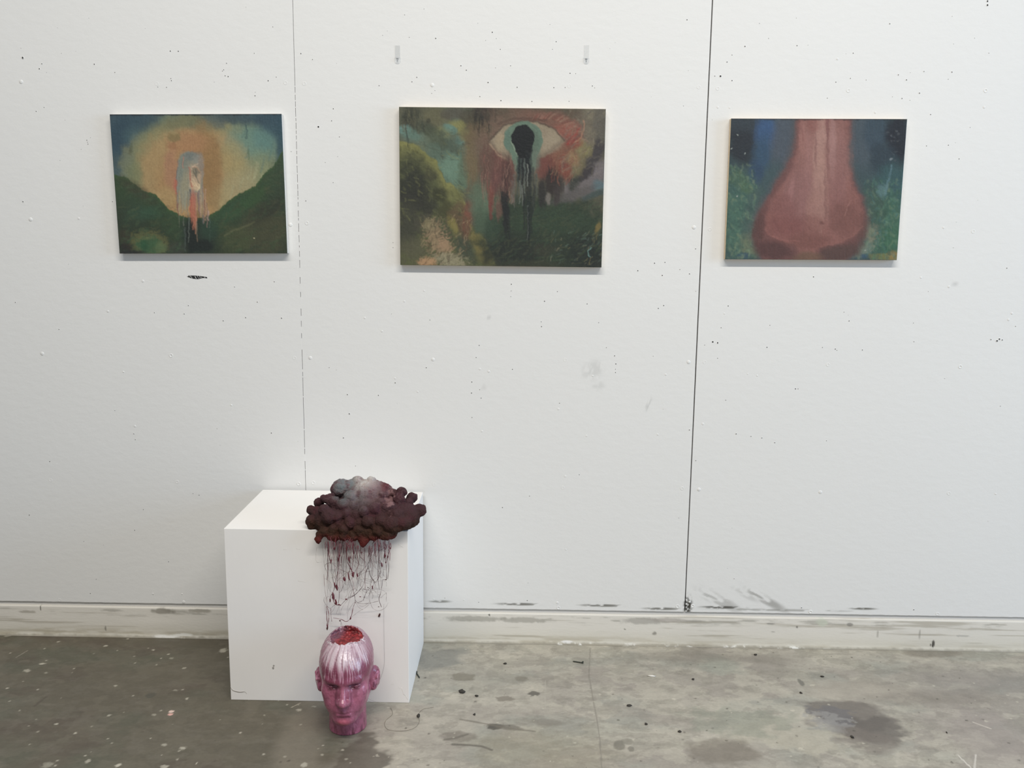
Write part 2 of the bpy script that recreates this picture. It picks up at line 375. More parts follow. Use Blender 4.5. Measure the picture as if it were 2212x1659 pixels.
# ---- wall: boards over studs
wall = struct(box('wall_back', -2.6, 3.9, .016, .12, 0, 2.5, M_DARK))
def spts(l, s=1, ox=0, oy=0): return [(a/s+ox, b/s+oy) for a, b in l]
grey = (150, 148, 142)
def wallcol(X, Z):
    c = np.tile(lin((233, 232, 229)), (len(X), 1))
    t = fbm(X*1.3, Z*1.3, 301, 3)
    c = c*(1+.012*t[:, None])
    # scuffed band just above the lower edge of the boards
    def blob(px, py, rx, ry, ang, op, cc=grey, wf=60, thr=.15, st=(1, 1)):
        nonlocal c
        p = at(px, py, y=0.); rx = rx*.00137; ry = ry*.00137
        m = (np.abs(X-p[0]) < 2.2*max(rx, ry)) & (np.abs(Z-p[2]) < 2.2*max(rx, ry))
        if not m.any(): return
        dx = X[m]-p[0]; dz = Z[m]-p[2]; ca, sa = math.cos(ang), math.sin(ang)
        u = dx*ca+dz*sa; v = -dx*sa+dz*ca
        d = np.sqrt((u/rx)**2+(v/ry)**2)
        n = fbm(u*wf*st[0], v*wf*st[1], 311, 3)
        a = sm(1.2, .4, d)*sm(thr-.15, thr+.2, n+.1)*op
        c[m] = c[m]*(1-a[:, None])+lin(cc)[None]*a[:, None]
    blob(1555, 1298, 70, 16, -.45, .5, st=(.35, 1.6)); blob(1655, 1297, 70, 12, -.5, .7, st=(.3, 1.6)); blob(1610, 1285, 40, 8, -.5, .3, st=(.3, 1.6))
    blob(1560, 1312, 60, 4, 0, 1., (96, 94, 88), 90, .0, (.5, 2)); blob(1865, 1315, 36, 3, 0, 1., (110, 108, 100), 90, -.1, (.4, 2))
    blob(1486, 1308, 12, 30, 0, 1., (70, 68, 62), 160, .0)
    blob(1120, 1305, 60, 4, 0, .9, (110, 108, 100), 70, .05, (.5, 2)); blob(1300, 1308, 60, 4, 0, .9, (110, 108, 100), 70, .05, (.5, 2)); blob(1430, 1315, 50, 4, 0, .9, (110, 108, 100), 70, .05, (.5, 2))
    blob(950, 1299, 30, 4, 0, .8, (120, 118, 110), 70, .0, (.5, 2)); blob(1690, 1318, 200, 3, 0, .6, (130, 128, 120), 50, .1, (.5, 2))
    blob(1280, 800, 30, 24, .6, .26, (170, 170, 166), 70, .05); blob(1292, 833, 18, 10, 0, .24, (170, 170, 166), 70, .05)
    blob(1045, 836, 8, 6, 0, .2, (170, 170, 166), 150, -.2); blob(1056, 685, 5, 5, 0, .3, (160, 160, 158), 150, -.3)
    blob(1400, 875, 5, 22, -.4, .3, (150, 150, 148), 150, .1, (3, .5))
    blob(2063, 612, 14, 1.6, 0, 1., (110, 110, 108), 100, -.6)
    return c
GAP = {-1: (.0012, .0012), 0: (.0012, .0007), 1: (.0007, .0018), 2: (.0018, .0012), 3: (.0012, .0012)}
def screw_mesh():
    V, F = lathe_vf([(.0064, -.0002), (.0057, .0006), (.0049, .0010), (.0041, .0007), (.0034, .0001), (.0016, .0000), (.0011, -.0006), (.0001, -.0006)], 12)
    o = mesh_np('screw_head', V, F, M_PAINTW, None); me = o.data; bpy.data.objects.remove(o); return me
def screw_mesh2():
    V, F = lathe_vf([(.0060, -.0002), (.0056, .0005), (.0046, .0010), (.0028, .0013), (.0001, .0017)], 12)
    o = mesh_np('screw_head', V, F, M_PAINTW, None); me = o.data; bpy.data.objects.remove(o); return me
SM = [screw_mesh(), screw_mesh2()]
for k in (-1, 0, 1, 2, 3):
    x0 = (k-1)*PS+GAP[k][0]; x1 = k*PS-GAP[k][1]
    xs = np.linspace(x0, x1, 330 if 0 <= k <= 2 else 30)
    zs = np.concatenate([np.arange(PB, .19, .0028), np.arange(.192, 1.2, .010), np.arange(1.2, 2.45, .03), [2.45]])
    V, F, ring = slab(xs, zs, .012, lambda u, v, d: np.stack([u, np.full_like(u, d), v], 1))
    # the board surface is not dead flat, and its lower edge is a little ragged
    n = len(V)-len(ring)
    V[:n, 1] += .0008*fbm(V[:n, 0]*2.2, V[:n, 2]*2.2, 330+k, 2)
    e = (V[:, 2] < PB+1e-4); V[e, 2] += .0006*fbm(V[e, 0]*60, V[e, 0]*0, 340, 3)
    p = mesh_np('wall_panel', V, F, MW, wall, True, wallcol(V[:, 0], V[:, 2]))
    cols = [x0+.0245, (k-1)*PS+PS/3, (k-1)*PS+2*PS/3, x1-.0245]
    for ci, cx in enumerate(cols):
        for zi, z in enumerate((1.745, 1.3395, .932, .526, .137, 2.15)):
            dx = rnd.uniform(-.004, .004); dz = rnd.uniform(-.004, .004)
            s = bpy.data.objects.new('screw_head', rnd.choice([SM[0], SM[0], SM[1]])); C.objects.link(s); s.parent = p
            s.location = (cx+dx, .0002, z+dz+(-.012 if zi == 4 and ci in (1, 2) else 0)); s.rotation_euler = (0, rnd.uniform(0, 6), 0)
# recess strip under the boards
struct(box('trim_1', -2.6, 3.9, .0060, .0155, .0, PB-.0002, M_RECESS))
# paint that bridges the left seam here and there
V = []; F = []
zz = .6
def addbox(V, F, b):
    v, f = box_vf(*b); n = len(V); V += v; F += [tuple(i+n for i in q) for q in f]
for a, b in [(.885, .893), (.868, .871), (.805, .808), (.70, .703), (.64, .643), (.600, .622), (.57, .572)]: addbox(V, F, (-.0012, .0012, .0002, .004, a, b))
zz = .955
while zz < 1.75:
    L = rnd.uniform(.003, .012) if zz > 1.2 else rnd.uniform(.010, .045)
    if 1.42 < zz: L = rnd.uniform(.002, .006)
    addbox(V, F, (-.0012, .0012, .0002, .004, zz, zz+L)); zz += L+rnd.uniform(.006, .026)
pf = mesh_py('paint_filler', V, F, M_PAINTW, wall, False); pf['kind'] = 'stuff'
# pin holes
H = []
H += spts([(145, 366), (147, 376), (268, 408), (252, 440), (603, 411), (735, 464), (1090, 327), (1141, 328), (1627, 341), (1746, 172), (1925, 343), (2000, 381), (1093, 503), (1097, 517), (1066, 559), (1010, 557), (1424, 455), (1432, 447), (1441, 485), (1460, 490), (1450, 405), (1768, 493), (1716, 517), (1632, 613), (2037, 812), (2133, 696), (2122, 773), (556, 897), (560, 910), (563, 922), (232, 712), (831, 710), (871, 722), (147, 1290), (720, 1290), (1863, 969), (1843, 770), (2172, 876), (2132, 1168), (1957, 1285), (1865, 1627), (283, 687)], 2.962)
H += spts([(1121, 41), (1708, 128), (601, 97), (1195, 198), (1674, 198), (833, 349), (882, 389), (1289, 349), (1082, 503), (383, 496), (81, 531), (1349, 547), (1686, 550), (1790, 549), (2062, 552), (2040, 535), (1007, 632), (1200, 669), (1485, 677), (1826, 676), (1887, 421), (1835, 418), (427, 455)], 4.254, 800, 60)
H += spts([(1935, 8), (1935, 33), (12, 127), (1310, 152), (383, 297), (716, 292), (300, 352), (1076, 340), (190, 487), (226, 488), (300, 516), (268, 397), (1365, 479), (1058, 501), (965, 526), (1417, 511), (1529, 457), (1708, 461), (910, 628), (1388, 630), (1500, 596), (1571, 733), (286, 705), (275, 725), (285, 687), (1685, 929), (1753, 1017), (1423, 886), (249, 1062), (629, 751), (1545, 934), (67, 1592)], 2.963, 1480, 0)
H += spts([(945, 140), (944, 177), (942, 209), (1131, 235), (1203, 181), (1369, 250), (489, 340), (1112, 350), (1114, 377), (1434, 355), (765, 482), (748, 550), (469, 607), (951, 616), (724, 687), (295, 692), (768, 730), (722, 749), (776, 777), (201, 762), (1215, 806), (1477, 495), (1523, 541), (1530, 586), (1528, 615), (1528, 634), (1768, 275), (1798, 259), (1747, 22), (1805, 17), (1889, 57), (1653, 64), (1790, 90), (38, 865), (725, 886), (1325, 1206), (895, 1390), (1047, 1326), (73, 1157)], 2.592, 740, 560)
H += spts([(182, 178), (570, 580), (735, 958), (718, 800), (686, 1153)], 3.77, 560, 640)
H += spts([(838, 115), (1037, 345), (1070, 403), (1490, 416), (1494, 538), (2100, 58), (2036, 533), (2051, 521), (2070, 527), (1996, 524), (235, 447), (180, 540), (212, 546), (127, 560), (212, 646), (534, 575), (553, 431), (896, 576), (980, 586), (991, 594), (1157, 592), (720, 846), (737, 846), (265, 920), (333, 1140), (430, 1156), (501, 1166), (585, 1197), (923, 1184), (70, 1314), (28, 1114), (2058, 958), (2157, 437), (281, 305), (29, 95)], 3.022, 1480, 560)
H += spts([(1869, 220), (2185, 178), (1501, 368), (1468, 435), (2050, 341), (1957, 465), (1778, 490), (470, 558), (123, 343), (915, 1204), (1078, 1436), (2162, 1384), (396, 1611), (1066, 1390), (1230, 425)], 3.687, 0, 560)
H += spts([(476, 162), (1845, 469), (1903, 484), (1370, 622), (280, 675), (802, 928), (1287, 820), (1611, 1120), (864, 1424), (920, 1288), (1463, 1430)], 4.424, 0, 960)
H += spts([(320, 755), (760, 945), (1493, 958)], 3.022, 1480, 1000)
H += [(849, 535), (849, 524), (856, 535), (862, 535), (1139, 1297), (961, 1292), (1034, 1301)]
BIG = {(2037, 812), (145, 366), (1935, 8), (1935, 33), (226, 488), (180, 540), (212, 546), (2036, 533), (2051, 521), (2162, 1384), (1463, 1430)}
V = []; F = []
def inpainting(x, z): return any(a < x < b and 1.20 < z < 1.70 for a, b in ((-.56, -.02), (.29, .93), (1.27, 1.82)))
holes = []
for (px, py) in H:
    p = at(px, py, y=0.); holes.append((p[0], p[2], rnd.uniform(.0010, .0017)))
for x, y in spts([(2037, 812), (145, 370)], 2.962)+spts([(1935, 8), (1935, 33), (226, 488)], 2.963, 1480, 0)+spts([(180, 540), (212, 546), (2036, 533), (2051, 521)], 3.022, 1480, 560)+spts([(1463, 1430)], 4.424, 0, 960):
    p = at(x, y, y=0.); holes.append((p[0], p[2], .0026))
for i in range(110):
    x = rnd.uniform(-.85, 2.25); z = rnd.uniform(.2, 1.98) if rnd.random() < .35 else rnd.uniform(1.5, 1.98); holes.append((x, z, rnd.uniform(.0005, .0009)))
for (x, z, r) in holes:
    if inpainting(x, z): continue
    prof = [(r*1.8, -.0002), (r*1.5, .0004), (r*1.05, .0004), (r, .0003)]
    v, f = lathe_vf(prof, 8); n = len(V); V += [(a+x, b, c+z) for a, b, c in v]; F += [tuple(i+n for i in q) for q in f]
rim = mesh_py('pin_hole_rims', V, F, M_PAINTW, wall, True); rim['kind'] = 'stuff'
V = []; F = []
for (x, z, r) in holes:
    if inpainting(x, z): continue
    e = rnd.uniform(.8, 1.3)
    v, f = lathe_vf([(r*1.02, .0002), (r*.6, .0006), (.00005, .0006)], 8); n = len(V); V += [(a/e+x, b, c*e+z) for a, b, c in v]; F += [tuple(i+n for i in q) for q in f]
ph = mesh_py('pin_holes', V, F, M_HOLE, wall, True); ph['kind'] = 'stuff'
# small painted-over bumps
BP = spts([(457, 177), (346, 236), (124, 328), (221, 403), (769, 615), (819, 628), (421, 742), (1209, 839), (781, 963), (1366, 989), (1765, 982), (1401, 653), (1810, 646), (294, 667), (1247, 1215)], 2.592, 740, 560)
BP += spts([(1722, 180), (257, 355), (408, 748), (471, 760), (116, 1075), (2112, 396), (2134, 354), (1540, 120)], 3.022, 1480, 560)+spts([(1138, 174), (860, 415), (1842, 1162), (983, 897), (1075, 1330)], 3.687, 0, 560)
BP += spts([(209, 687), (285, 690), (1217, 720), (1915, 687), (975, 378), (1654, 1458)], 2.963, 1480)+[(937, 1294), (1002, 1296), (1204, 1302), (1490, 1300), (393, 1283), (330, 1283), (170, 472), (2151, 1067), (1222, 1187)]
V = []; F = []
for (x, y) in BP:
    p = at(x, y, y=0.); r = rnd.uniform(.0022, .0036)
    v, f = lathe_vf([(r*1.2, -.0002), (r, .0006), (r*.6, .0012), (r*.3, .0006), (.00005, .0004)], 9); n = len(V); V += [(a+p[0], b, c+p[2]) for a, b, c in v]; F += [tuple(i+n for i in q) for q in f]
bo = mesh_py('paint_bumps', V, F, M_PAINTW, wall, True); bo['kind'] = 'stuff'
# the charred-looking chip under the left painting: dark core with paint strands across it
V = []; F = []; n = 26; up = []; dn = []
for i in range(n+1):
    t = i/n; px = 404+t*44
    top = 595.2+3.4*t+(0 if .04 < t < .97 else 2)-1.2*math.sin(t*math.pi)
    bot = 597.2+2.6*t+5.2*math.sin(min(1, t*1.25)*math.pi*.9)*(1-t*.35)
    up.append(at(px, top, y=-.0004)); dn.append(at(px, bot+rnd.uniform(-.4, .4), y=-.0004))
V = up+dn+[p+np.array([0, .0012, 0]) for p in up]+[p+np.array([0, .0012, 0]) for p in dn]; m_ = n+1
F = [(i+m_, i+m_+1, i+1, i) for i in range(n)]+[(i, i+1, i+1+2*m_, i+2*m_) for i in range(n)]+[(i+m_, i+3*m_, i+1+3*m_, i+1+m_) for i in range(n)]
sc = mesh_py('scuff_mark', V, F, M_HOLE, wall, False); sc['label'] = 'black torn chip in the wall paint'
for i, (a, b) in enumerate([((421, 597), (424, 603)), ((430, 595.5), (433, 601)), ((412, 598), (416, 602)), ((434, 598), (437, 602)), ((409, 596), (413, 597.5)), ((428, 600), (431, 603)), ((441, 598.5), (444, 601)), ((425.5, 595.5), (427, 599))]):
    pa, pb = at(*a, y=-.0006), at(*b, y=-.0006)
    tube('paint_strand', [pa, (pa+pb)/2+np.array([.0004, 0, 0]), pb], .00055 if i else .0009, M_PAINTW if i % 2 == 0 else M_RECESS, sc, 4)
# ---- baseboard (vinyl-like painted base with a light top ledge)
bx = dens(-2.6, 3.9, -1.05, 2.4, .003, .1)
prof = [(.0058, .1028), (.0000, .1029), (-.0022, .1028), (-.0034, .1020), (-.0040, .1008)]+[(-.0042-.0020*(1-z/.1), z) for z in np.arange(.100, .012, -.003)]+[(-.0066, .010), (-.0075, .006), (-.0092, .003), (-.0100, .0003)]
prof = np.array(prof); nb = len(bx); 
XX = np.tile(bx, len(prof)); YY = np.repeat(prof[:, 0], nb); ZZ = np.repeat(prof[:, 1], nb)
YY = YY+.0006*fbm(XX*3, ZZ*20, 400, 3)*(ZZ > .001)
bc = np.tile(lin((226, 221, 211)), (len(XX), 1))
def bmix(c, a):
    global bc; bc = bc*(1-a[:, None])+lin(c)[None]*a[:, None]
g1 = fbm(XX*4, ZZ*40, 401, 5); g2 = fbm(XX*14, ZZ*120, 411, 5); g3 = fbm(XX*60, ZZ*90, 421, 4)
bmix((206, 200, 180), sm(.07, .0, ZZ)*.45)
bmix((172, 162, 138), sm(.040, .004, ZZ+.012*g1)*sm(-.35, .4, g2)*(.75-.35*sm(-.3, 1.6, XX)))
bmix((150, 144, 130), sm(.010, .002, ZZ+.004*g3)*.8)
bmix((176, 172, 162), sm(.05, .45, g2+.3*g1)*sm(.065, .085, ZZ)*sm(.101, .093, ZZ)*.75)
bmix((160, 152, 134), sm(.25, .5, fbm(XX*3+5, ZZ*110, 431, 5))*.55)
bmix((240, 238, 230), sm(.2, .5, g3)*sm(.014, .004, ZZ)*sm(-.1, .4, fbm(XX*3, ZZ*0, 441, 3))*.9)
def bblob(px, py, rx, ry, c, op=.8, warp=.4, wf=80):
    global bc
    p = at(px, py, y=-.006); rx *= .0014; ry *= .0015
    d = np.sqrt(((XX-p[0])/rx)**2+((ZZ-p[2])/ry)**2)+warp*fbm(XX*wf, ZZ*wf, 450, 3); a = sm(1.3, .7, d)*op
    bc = bc*(1-a[:, None])+lin(c)[None]*a[:, None]
for q in [(1030, 1337, 70, 6, (164, 160, 150), .7), (1130, 1340, 60, 6, (166, 162, 152), .7), (1390, 1342, 50, 7, (168, 164, 156), .7), (1440, 1340, 40, 5, (168, 160, 152), .6),
          (350, 1321, 26, 6, (128, 122, 110), .7), (430, 1320, 26, 4, (140, 134, 120), .6), (60, 1322, 20, 3, (150, 144, 130), .6), (1414, 1369, 5, 4, (140, 136, 126), .8), (1057, 1329, 2, 3, (60, 56, 50), .9),
          (87, 1315, 1.6, 5, (70, 66, 56), .9), (228, 1358, 2, 5, (80, 76, 66), .7), (2016, 1391, 3, 8, (50, 44, 40), .9), (2010, 1393, 2, 3, (60, 54, 50), .8), (1987, 1370, 2, 12, (140, 134, 124), .5),
          (1896, 1370, 2, 8, (150, 144, 134), .5), (1837, 1350, 7, 4, (90, 86, 80), .6), (1665, 1348, 8, 1.5, (110, 106, 100), .8), (1670, 1366, 7, 1, (110, 106, 100), .7), (2080, 1374, 14, 2, (150, 148, 142), .6), (1500, 1342, 20, 2, (160, 156, 148), .6), (1777, 1345, 14, 9, (204, 208, 190), .7), (1722, 1355, 2, 2, (80, 76, 70), .8), (1350, 1360, 1.5, 2, (90, 86, 80), .8), (360, 1374, 30, 3, (244, 242, 236), .9), (395, 1371, 20, 3, (240, 238, 230), .9), (1225, 1386, 12, 2.5, (246, 244, 240), .9)]:
    bblob(*q)
idx = np.arange(len(XX)).reshape(len(prof), nb)
FB = np.stack([idx[:-1, :-1], idx[1:, :-1], idx[1:, 1:], idx[:-1, 1:]], -1).reshape(-1, 4)
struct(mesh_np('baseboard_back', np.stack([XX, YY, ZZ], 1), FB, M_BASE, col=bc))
# two butt joints where lengths of base meet

# ------------------------------------------------------------------ PAINTINGS
class Art:
    """canvas painted in the coordinates of a close-up of the picture; q = its four corners there (TL,TR,BR,BL)"""
    def __init__(s, q, nu, nv, base):
        u = np.linspace(0, 1, nu); v = np.linspace(0, 1, nv); U, Vv = np.meshgrid(u, v); s.U = U.ravel(); s.V = Vv.ravel()
        TL, TR, BR, BL = [np.array(a, float) for a in q]
        P = (TL[None]*(1-s.U)[:, None]+TR[None]*s.U[:, None])*(1-s.V)[:, None]+(BL[None]*(1-s.U)[:, None]+BR[None]*s.U[:, None])*s.V[:, None]
        s.X = P[:, 0]; s.Y = P[:, 1]; s.c = np.tile(lin(base), (len(s.X), 1)); s.h = np.zeros(len(s.X)); s.nu = nu; s.nv = nv; s.warp = 10; s.drag = .25
        s.wn = fbm(s.X/60, s.Y/60, 5, 4); s.fn = fbm(s.X/14, s.Y/14, 6, 3)
        s.vn = fbm(s.X/10, s.Y/160, 7, 4)
    def mix(s, c, a, h=0):
        s.c = s.c*(1-a[:, None])+lin(c)[None]*a[:, None]; s.h += a*h
    def blob(s, cx, cy, rx, ry, c, op=1, ang=0, soft=.4, warp=.25, kind='w', thr=None, h=0):
        ca, sa = math.cos(math.radians(ang)), math.sin(math.radians(ang)); dx = s.X-cx; dy = s.Y-cy
        u = (dx*ca+dy*sa)/rx; v = (-dx*sa+dy*ca)/ry
        n = {'w': s.wn, 'f': s.fn, 'v': s.vn}[kind]
        a = sm(1+soft, 1-soft, np.sqrt(u*u+v*v)+warp*n)*op
        if thr is not None: a = a*sm(thr-.1, thr+.15, s.fn+.4*s.wn)
        s.mix(c, a, h)
    def stroke(s, pts, w, c, op=1, soft=.5, w2=None, h=.0003, warp=0):
        P = np.array(pts, float); best = np.full(len(s.X), 1e9); n = len(P)-1
        m = (s.X > P[:, 0].min()-60) & (s.X < P[:, 0].max()+60) & (s.Y > P[:, 1].min()-60) & (s.Y < P[:, 1].max()+60)
        if not m.any(): return
        x = s.X[m]; y = s.Y[m]; best = np.full(len(x), 1e9)
        if warp: x = x+warp*s.wn[m]
        for i in range(n):
            a, b = P[i], P[i+1]; ab = b-a; t = np.clip(((x-a[0])*ab[0]+(y-a[1])*ab[1])/(ab@ab+1e-9), 0, 1)
            ww = w if w2 is None else w+(w2-w)*(i+t)/n
            best = np.minimum(best, np.hypot(x-a[0]-t*ab[0], y-a[1]-t*ab[1])/ww)
        a = sm(1+soft, 1-soft, best+.35*s.fn[m])*op*np.clip(.85+.5*s.fn[m], .3, 1)
        s.c[m] = s.c[m]*(1-a[:, None])+lin(c)[None]*a[:, None]; s.h[m] += a*h
    def below(s, pts, off=0):
        P = np.array(pts, float); return s.Y-np.interp(s.X, P[:, 0], P[:, 1])-off
    def strokes(s, n, box, w, l, ang, cols, op=.5, seed=0, jit=15, inside=None):
        r = random.Random(seed)
        for i in range(n):
            x = r.uniform(box[0], box[2]); y = r.uniform(box[1], box[3])
            if inside and not inside(x, y): continue
            an = ang(x, y) if callable(ang) else ang
            a = math.radians(an+r.uniform(-jit, jit)); L = l*r.uniform(.5, 1.4)
            c = r.choice(cols); k = r.uniform(-8, 8)
            s.stroke([(x, y), (x+L*.5*math.cos(a)+k, y+L*.5*math.sin(a)), (x+L*math.cos(a), y+L*math.sin(a))], w*r.uniform(.6, 1.3), c, op*r.uniform(.5, 1), .6, h=.0002)
def hang(name, cx, cz, w, h, ang, art, label, board_mat=M_PLY):
    th = .022
    e = empty(name, (cx, 0, cz)); e.rotation_euler = (0, -math.radians(ang), 0)
    tag(e, label, 'painting', 'paintings on the white wall')
    box('wood_panel', -w/2, w/2, -th+.0015, -.0012, -h/2, h/2, board_mat, e, .0006)
    # brush drag: resample the canvas through a small noise warp, then mute a little
    du = art.warp*(fbm(art.X/44, art.Y/44, 61, 2))/1750; dv = art.warp*(fbm(art.X/44, art.Y/60, 71, 2))/1450
    iu = np.clip(np.round((art.U+du)*(art.nu-1)), 0, art.nu-1).astype(int); iv = np.clip(np.round((art.V+dv)*(art.nv-1)), 0, art.nv-1).astype(int)
    c0 = art.c.reshape(art.nv, art.nu, 3); c0 = (c0+np.roll(c0, 1, 0)+np.roll(c0, -1, 0)+np.roll(c0, 1, 1)+np.roll(c0, -1, 1))/5
    cc = c0[iv, iu]; cc = cc*(1+.13*art.fn[:, None]+.07*art.wn[:, None]+.10*art.vn[:, None]*art.drag)
    lum = (cc*np.array([.25, .65, .10])).sum(1, keepdims=True); cc = ((cc*.78+lum*.22).clip(0, 1)*np.array([1.05, 1., .90])+.009)*ARTG  # blacks lifted: surface sheen put into the colour
    hh = art.h+.00025*art.fn+.0002*art.vn
    us = np.linspace(-w/2, w/2, art.nu); vs = np.linspace(h/2, -h/2, art.nv)
    U, Vv = np.meshgrid(us, vs)
    P = np.stack([U.ravel(), -th-hh, Vv.ravel()], 1); nu, nv = art.nu, art.nv
    idx = np.arange(nu*nv).reshape(nv, nu)
    F = np.stack([idx[:-1, :-1], idx[1:, :-1], idx[1:, 1:], idx[:-1, 1:]], -1).reshape(-1, 4)
    ring = np.concatenate([idx[0, :], idx[1:, -1], idx[-1, -2::-1], idx[-2:0:-1, 0]])
    B = P[ring].copy(); B[:, 1] = -th+.0016; r2 = len(P)+np.arange(len(ring))
    F2 = np.stack([ring, np.roll(ring, -1), np.roll(r2, -1), r2], -1)
    mesh_np('painted_surface', np.vstack([P, B]), np.vstack([F, F2]), M_ART, e, True, np.vstack([cc, cc[ring]*.6]))
    return e
ARTG = .82

# --- left painting
A = Art([(75, 115), (1793, 123), (1848, 1507), (178, 1500)], 400, 320, (60, 90, 108))
dx = np.where(A.X < 900, (A.X-900)/500, (A.X-900)/640); dy = np.where(A.Y < 720, (A.Y-720)/470, (A.Y-720)/700)
rho = np.sqrt(dx**2+dy**2)+.07*A.wn+.03*A.vn
for lo, hi, c in [(2.2, 1.75, (50, 84, 104)), (1.85, 1.5, (74, 110, 116)), (1.62, 1.30, (112, 130, 106)), (1.36, 1.12, (146, 142, 96)), (1.12, .92, (176, 148, 94)), (.85, .6, (178, 138, 82))]:
    A.mix(c, sm(lo, hi, rho))
A.blob(1500, 420, 260, 170, (98, 146, 136), .85, 20, .5, .3); A.blob(1620, 360, 120, 120, (84, 138, 140), .6, 0, .6)
A.blob(1560, 700, 200, 190, (132, 148, 110), .75, 0, .5); A.blob(1370, 820, 170, 200, (168, 160, 116), .8, 20, .5)
A.blob(1300, 560, 130, 190, (172, 158, 100), .7, 0, .5, .3)
A.blob(1190, 950, 120, 160, (178, 164, 112), .7, 0, .5)
A.blob(1700, 200, 200, 120, (44, 82, 104), .8, 30, .5); A.blob(1330, 160, 320, 60, (48, 78, 98), .8, 5, .6); A.blob(1100, 190, 130, 60, (86, 104, 106), .7, 20, .5)
A.blob(1790, 420, 50, 260, (42, 82, 100), .85, 0, .6)
A.blob(800, 190, 200, 70, (110, 116, 86), .6, -8, .6); A.blob(1000, 240, 140, 60, (112, 120, 92), .6, 15, .5)
A.blob(360, 190, 240, 90, (48, 82, 102), .85, -20, .6); A.blob(180, 420, 110, 220, (44, 78, 100), .9, 10, .5); A.blob(150, 620, 70, 120, (72, 98, 106), .8, 0, .6)
A.blob(300, 320, 100, 80, (66, 104, 116), .6, -40, .6); A.blob(250, 600, 70, 160, (124, 134, 106), .75, 0, .5, .5); A.blob(330, 700, 80, 120, (118, 132, 92), .6, 0, .5)
A.blob(380, 420, 110, 100, (138, 140, 98), .6, -30, .5)
A.blob(1020, 560, 150, 330, (160, 122, 66), .85, 0, .35, .2); A.blob(1110, 760, 90, 300, (158, 122, 68), .7, 0, .4)
A.blob(560, 560, 160, 200, (180, 148, 92), .6, 0, .5); A.blob(860, 400, 190, 110, (184, 132, 84), .75, 0, .5)
A.blob(690, 640, 70, 210, (182, 128, 96), .7, 0, .5); A.blob(740, 820, 36, 90, (188, 118, 92), .7, 0, .5)
A.blob(720, 340, 60, 50, (138, 122, 72), .8, 0, .3, .6); A.blob(690, 430, 60, 40, (168, 118, 72), .7, 0, .4, .6); A.blob(290, 440, 18, 50, (86, 96, 70), .6, 10, .5, .6)
A.blob(640, 940, 100, 100, (186, 156, 96), .7, 0, .5); A.blob(900, 1080, 200, 70, (190, 150, 86), .8, 0, .5)
for x, y, l in [(1470, 460, 90), (1440, 260, 90), (1560, 610, 140), (1620, 560, 130), (1490, 640, 120), (1700, 420, 160), (1600, 720, 80), (1530, 680, 110), (1410, 740, 120), (1310, 830, 110), (1545, 600, 160)]:
    A.stroke([(x, y), (x-14, y+l/2), (x-36, y+l)], 9, (176, 178, 136) if y > 560 else (70, 116, 120), .4, .8)
A.stroke([(1440, 230), (1455, 290), (1440, 350)], 8, (44, 84, 96), .7)
A.stroke([(1460, 470), (1466, 560)], 7, (92, 120, 88), .8)
hill = [(60, 700), (140, 715), (250, 740), (360, 830), (450, 880), (540, 910), (600, 980), (660, 1050), (760, 1105), (860, 1138), (940, 1146), (1020, 1138), (1120, 1095), (1180, 1060), (1260, 970), (1370, 905), (1440, 875), (1520, 830), (1580, 760), (1640, 690), (1720, 630), (1780, 520), (1820, 430), (1900, 380)]
b = A.below(hill)+10*A.fn+6*A.wn
inh = sm(-6, 6, b)
A.mix((50, 78, 48), inh); A.mix((58, 98, 44), inh*sm(50, 5, b)*.6); A.mix((44, 56, 42), sm(120, 420, b)*.8)
A.blob(350, 870, 200, 60, (66, 68, 48), .7, 35, .6, thr=None); A.blob(420, 1090, 140, 60, (44, 92, 68), .7, 0, .6, .5); A.blob(300, 1080, 140, 150, (50, 76, 58), .5, 0, .6, .5)
A.blob(1300, 1080, 230, 80, (44, 84, 56), .75, -35, .5, .4); A.blob(1500, 950, 250, 60, (52, 90, 44), .5, -38, .6, .4); A.blob(1750, 900, 110, 260, (52, 74, 52), .6, 0, .5)
A.blob(1600, 1300, 280, 230, (74, 78, 52), .85, -20, .4, .4); A.blob(1330, 1360, 160, 150, (70, 84, 50), .8, 0, .4, .5); A.blob(1650, 1080, 200, 70, (48, 54, 42), .7, -30, .5)
A.stroke([(1230, 1330), (1300, 1280), (1420, 1240), (1520, 1190)], 10, (104, 108, 72), .6, .8)
A.blob(960, 1330, 180, 210, (38, 56, 48), .9, 0, .4, .3); A.blob(890, 1330, 60, 170, (26, 36, 34), .85, 0, .4); A.blob(1000, 1430, 110, 70, (26, 38, 36), .9, 0, .4); A.blob(1070, 1260, 90, 90, (40, 76, 58), .6, 0, .5)
A.blob(470, 1400, 190, 130, (104, 106, 56), .9, 8, .3, .4, 'f'); A.blob(470, 1420, 130, 100, (50, 100, 64), .9, 10, .4, .5, 'f'); A.blob(420, 1400, 40, 60, (30, 92, 58), .8, 0, .5); A.blob(590, 1440, 60, 50, (94, 120, 74), .7, 30, .4, .5, 'f'); A.blob(440, 1340, 60, 20, (110, 124, 70), .6, 0, .5, .5, 'f')
A.blob(240, 1450, 80, 60, (46, 44, 42), .9, 0, .5); A.blob(300, 1490, 120, 20, (40, 40, 44), .9, 0, .5); A.blob(220, 1330, 60, 70, (62, 60, 44), .7, 0, .5)
A.blob(750, 1450, 90, 60, (62, 68, 62), .7, 0, .6)
A.strokes(170, (150, 760, 800, 1500), 12, 60, -30, [(60, 96, 64), (40, 60, 44), (78, 92, 58), (48, 84, 60)], .35, 1, 40, lambda x, y: y > np.interp(x, *np.array(hill).T)+25)
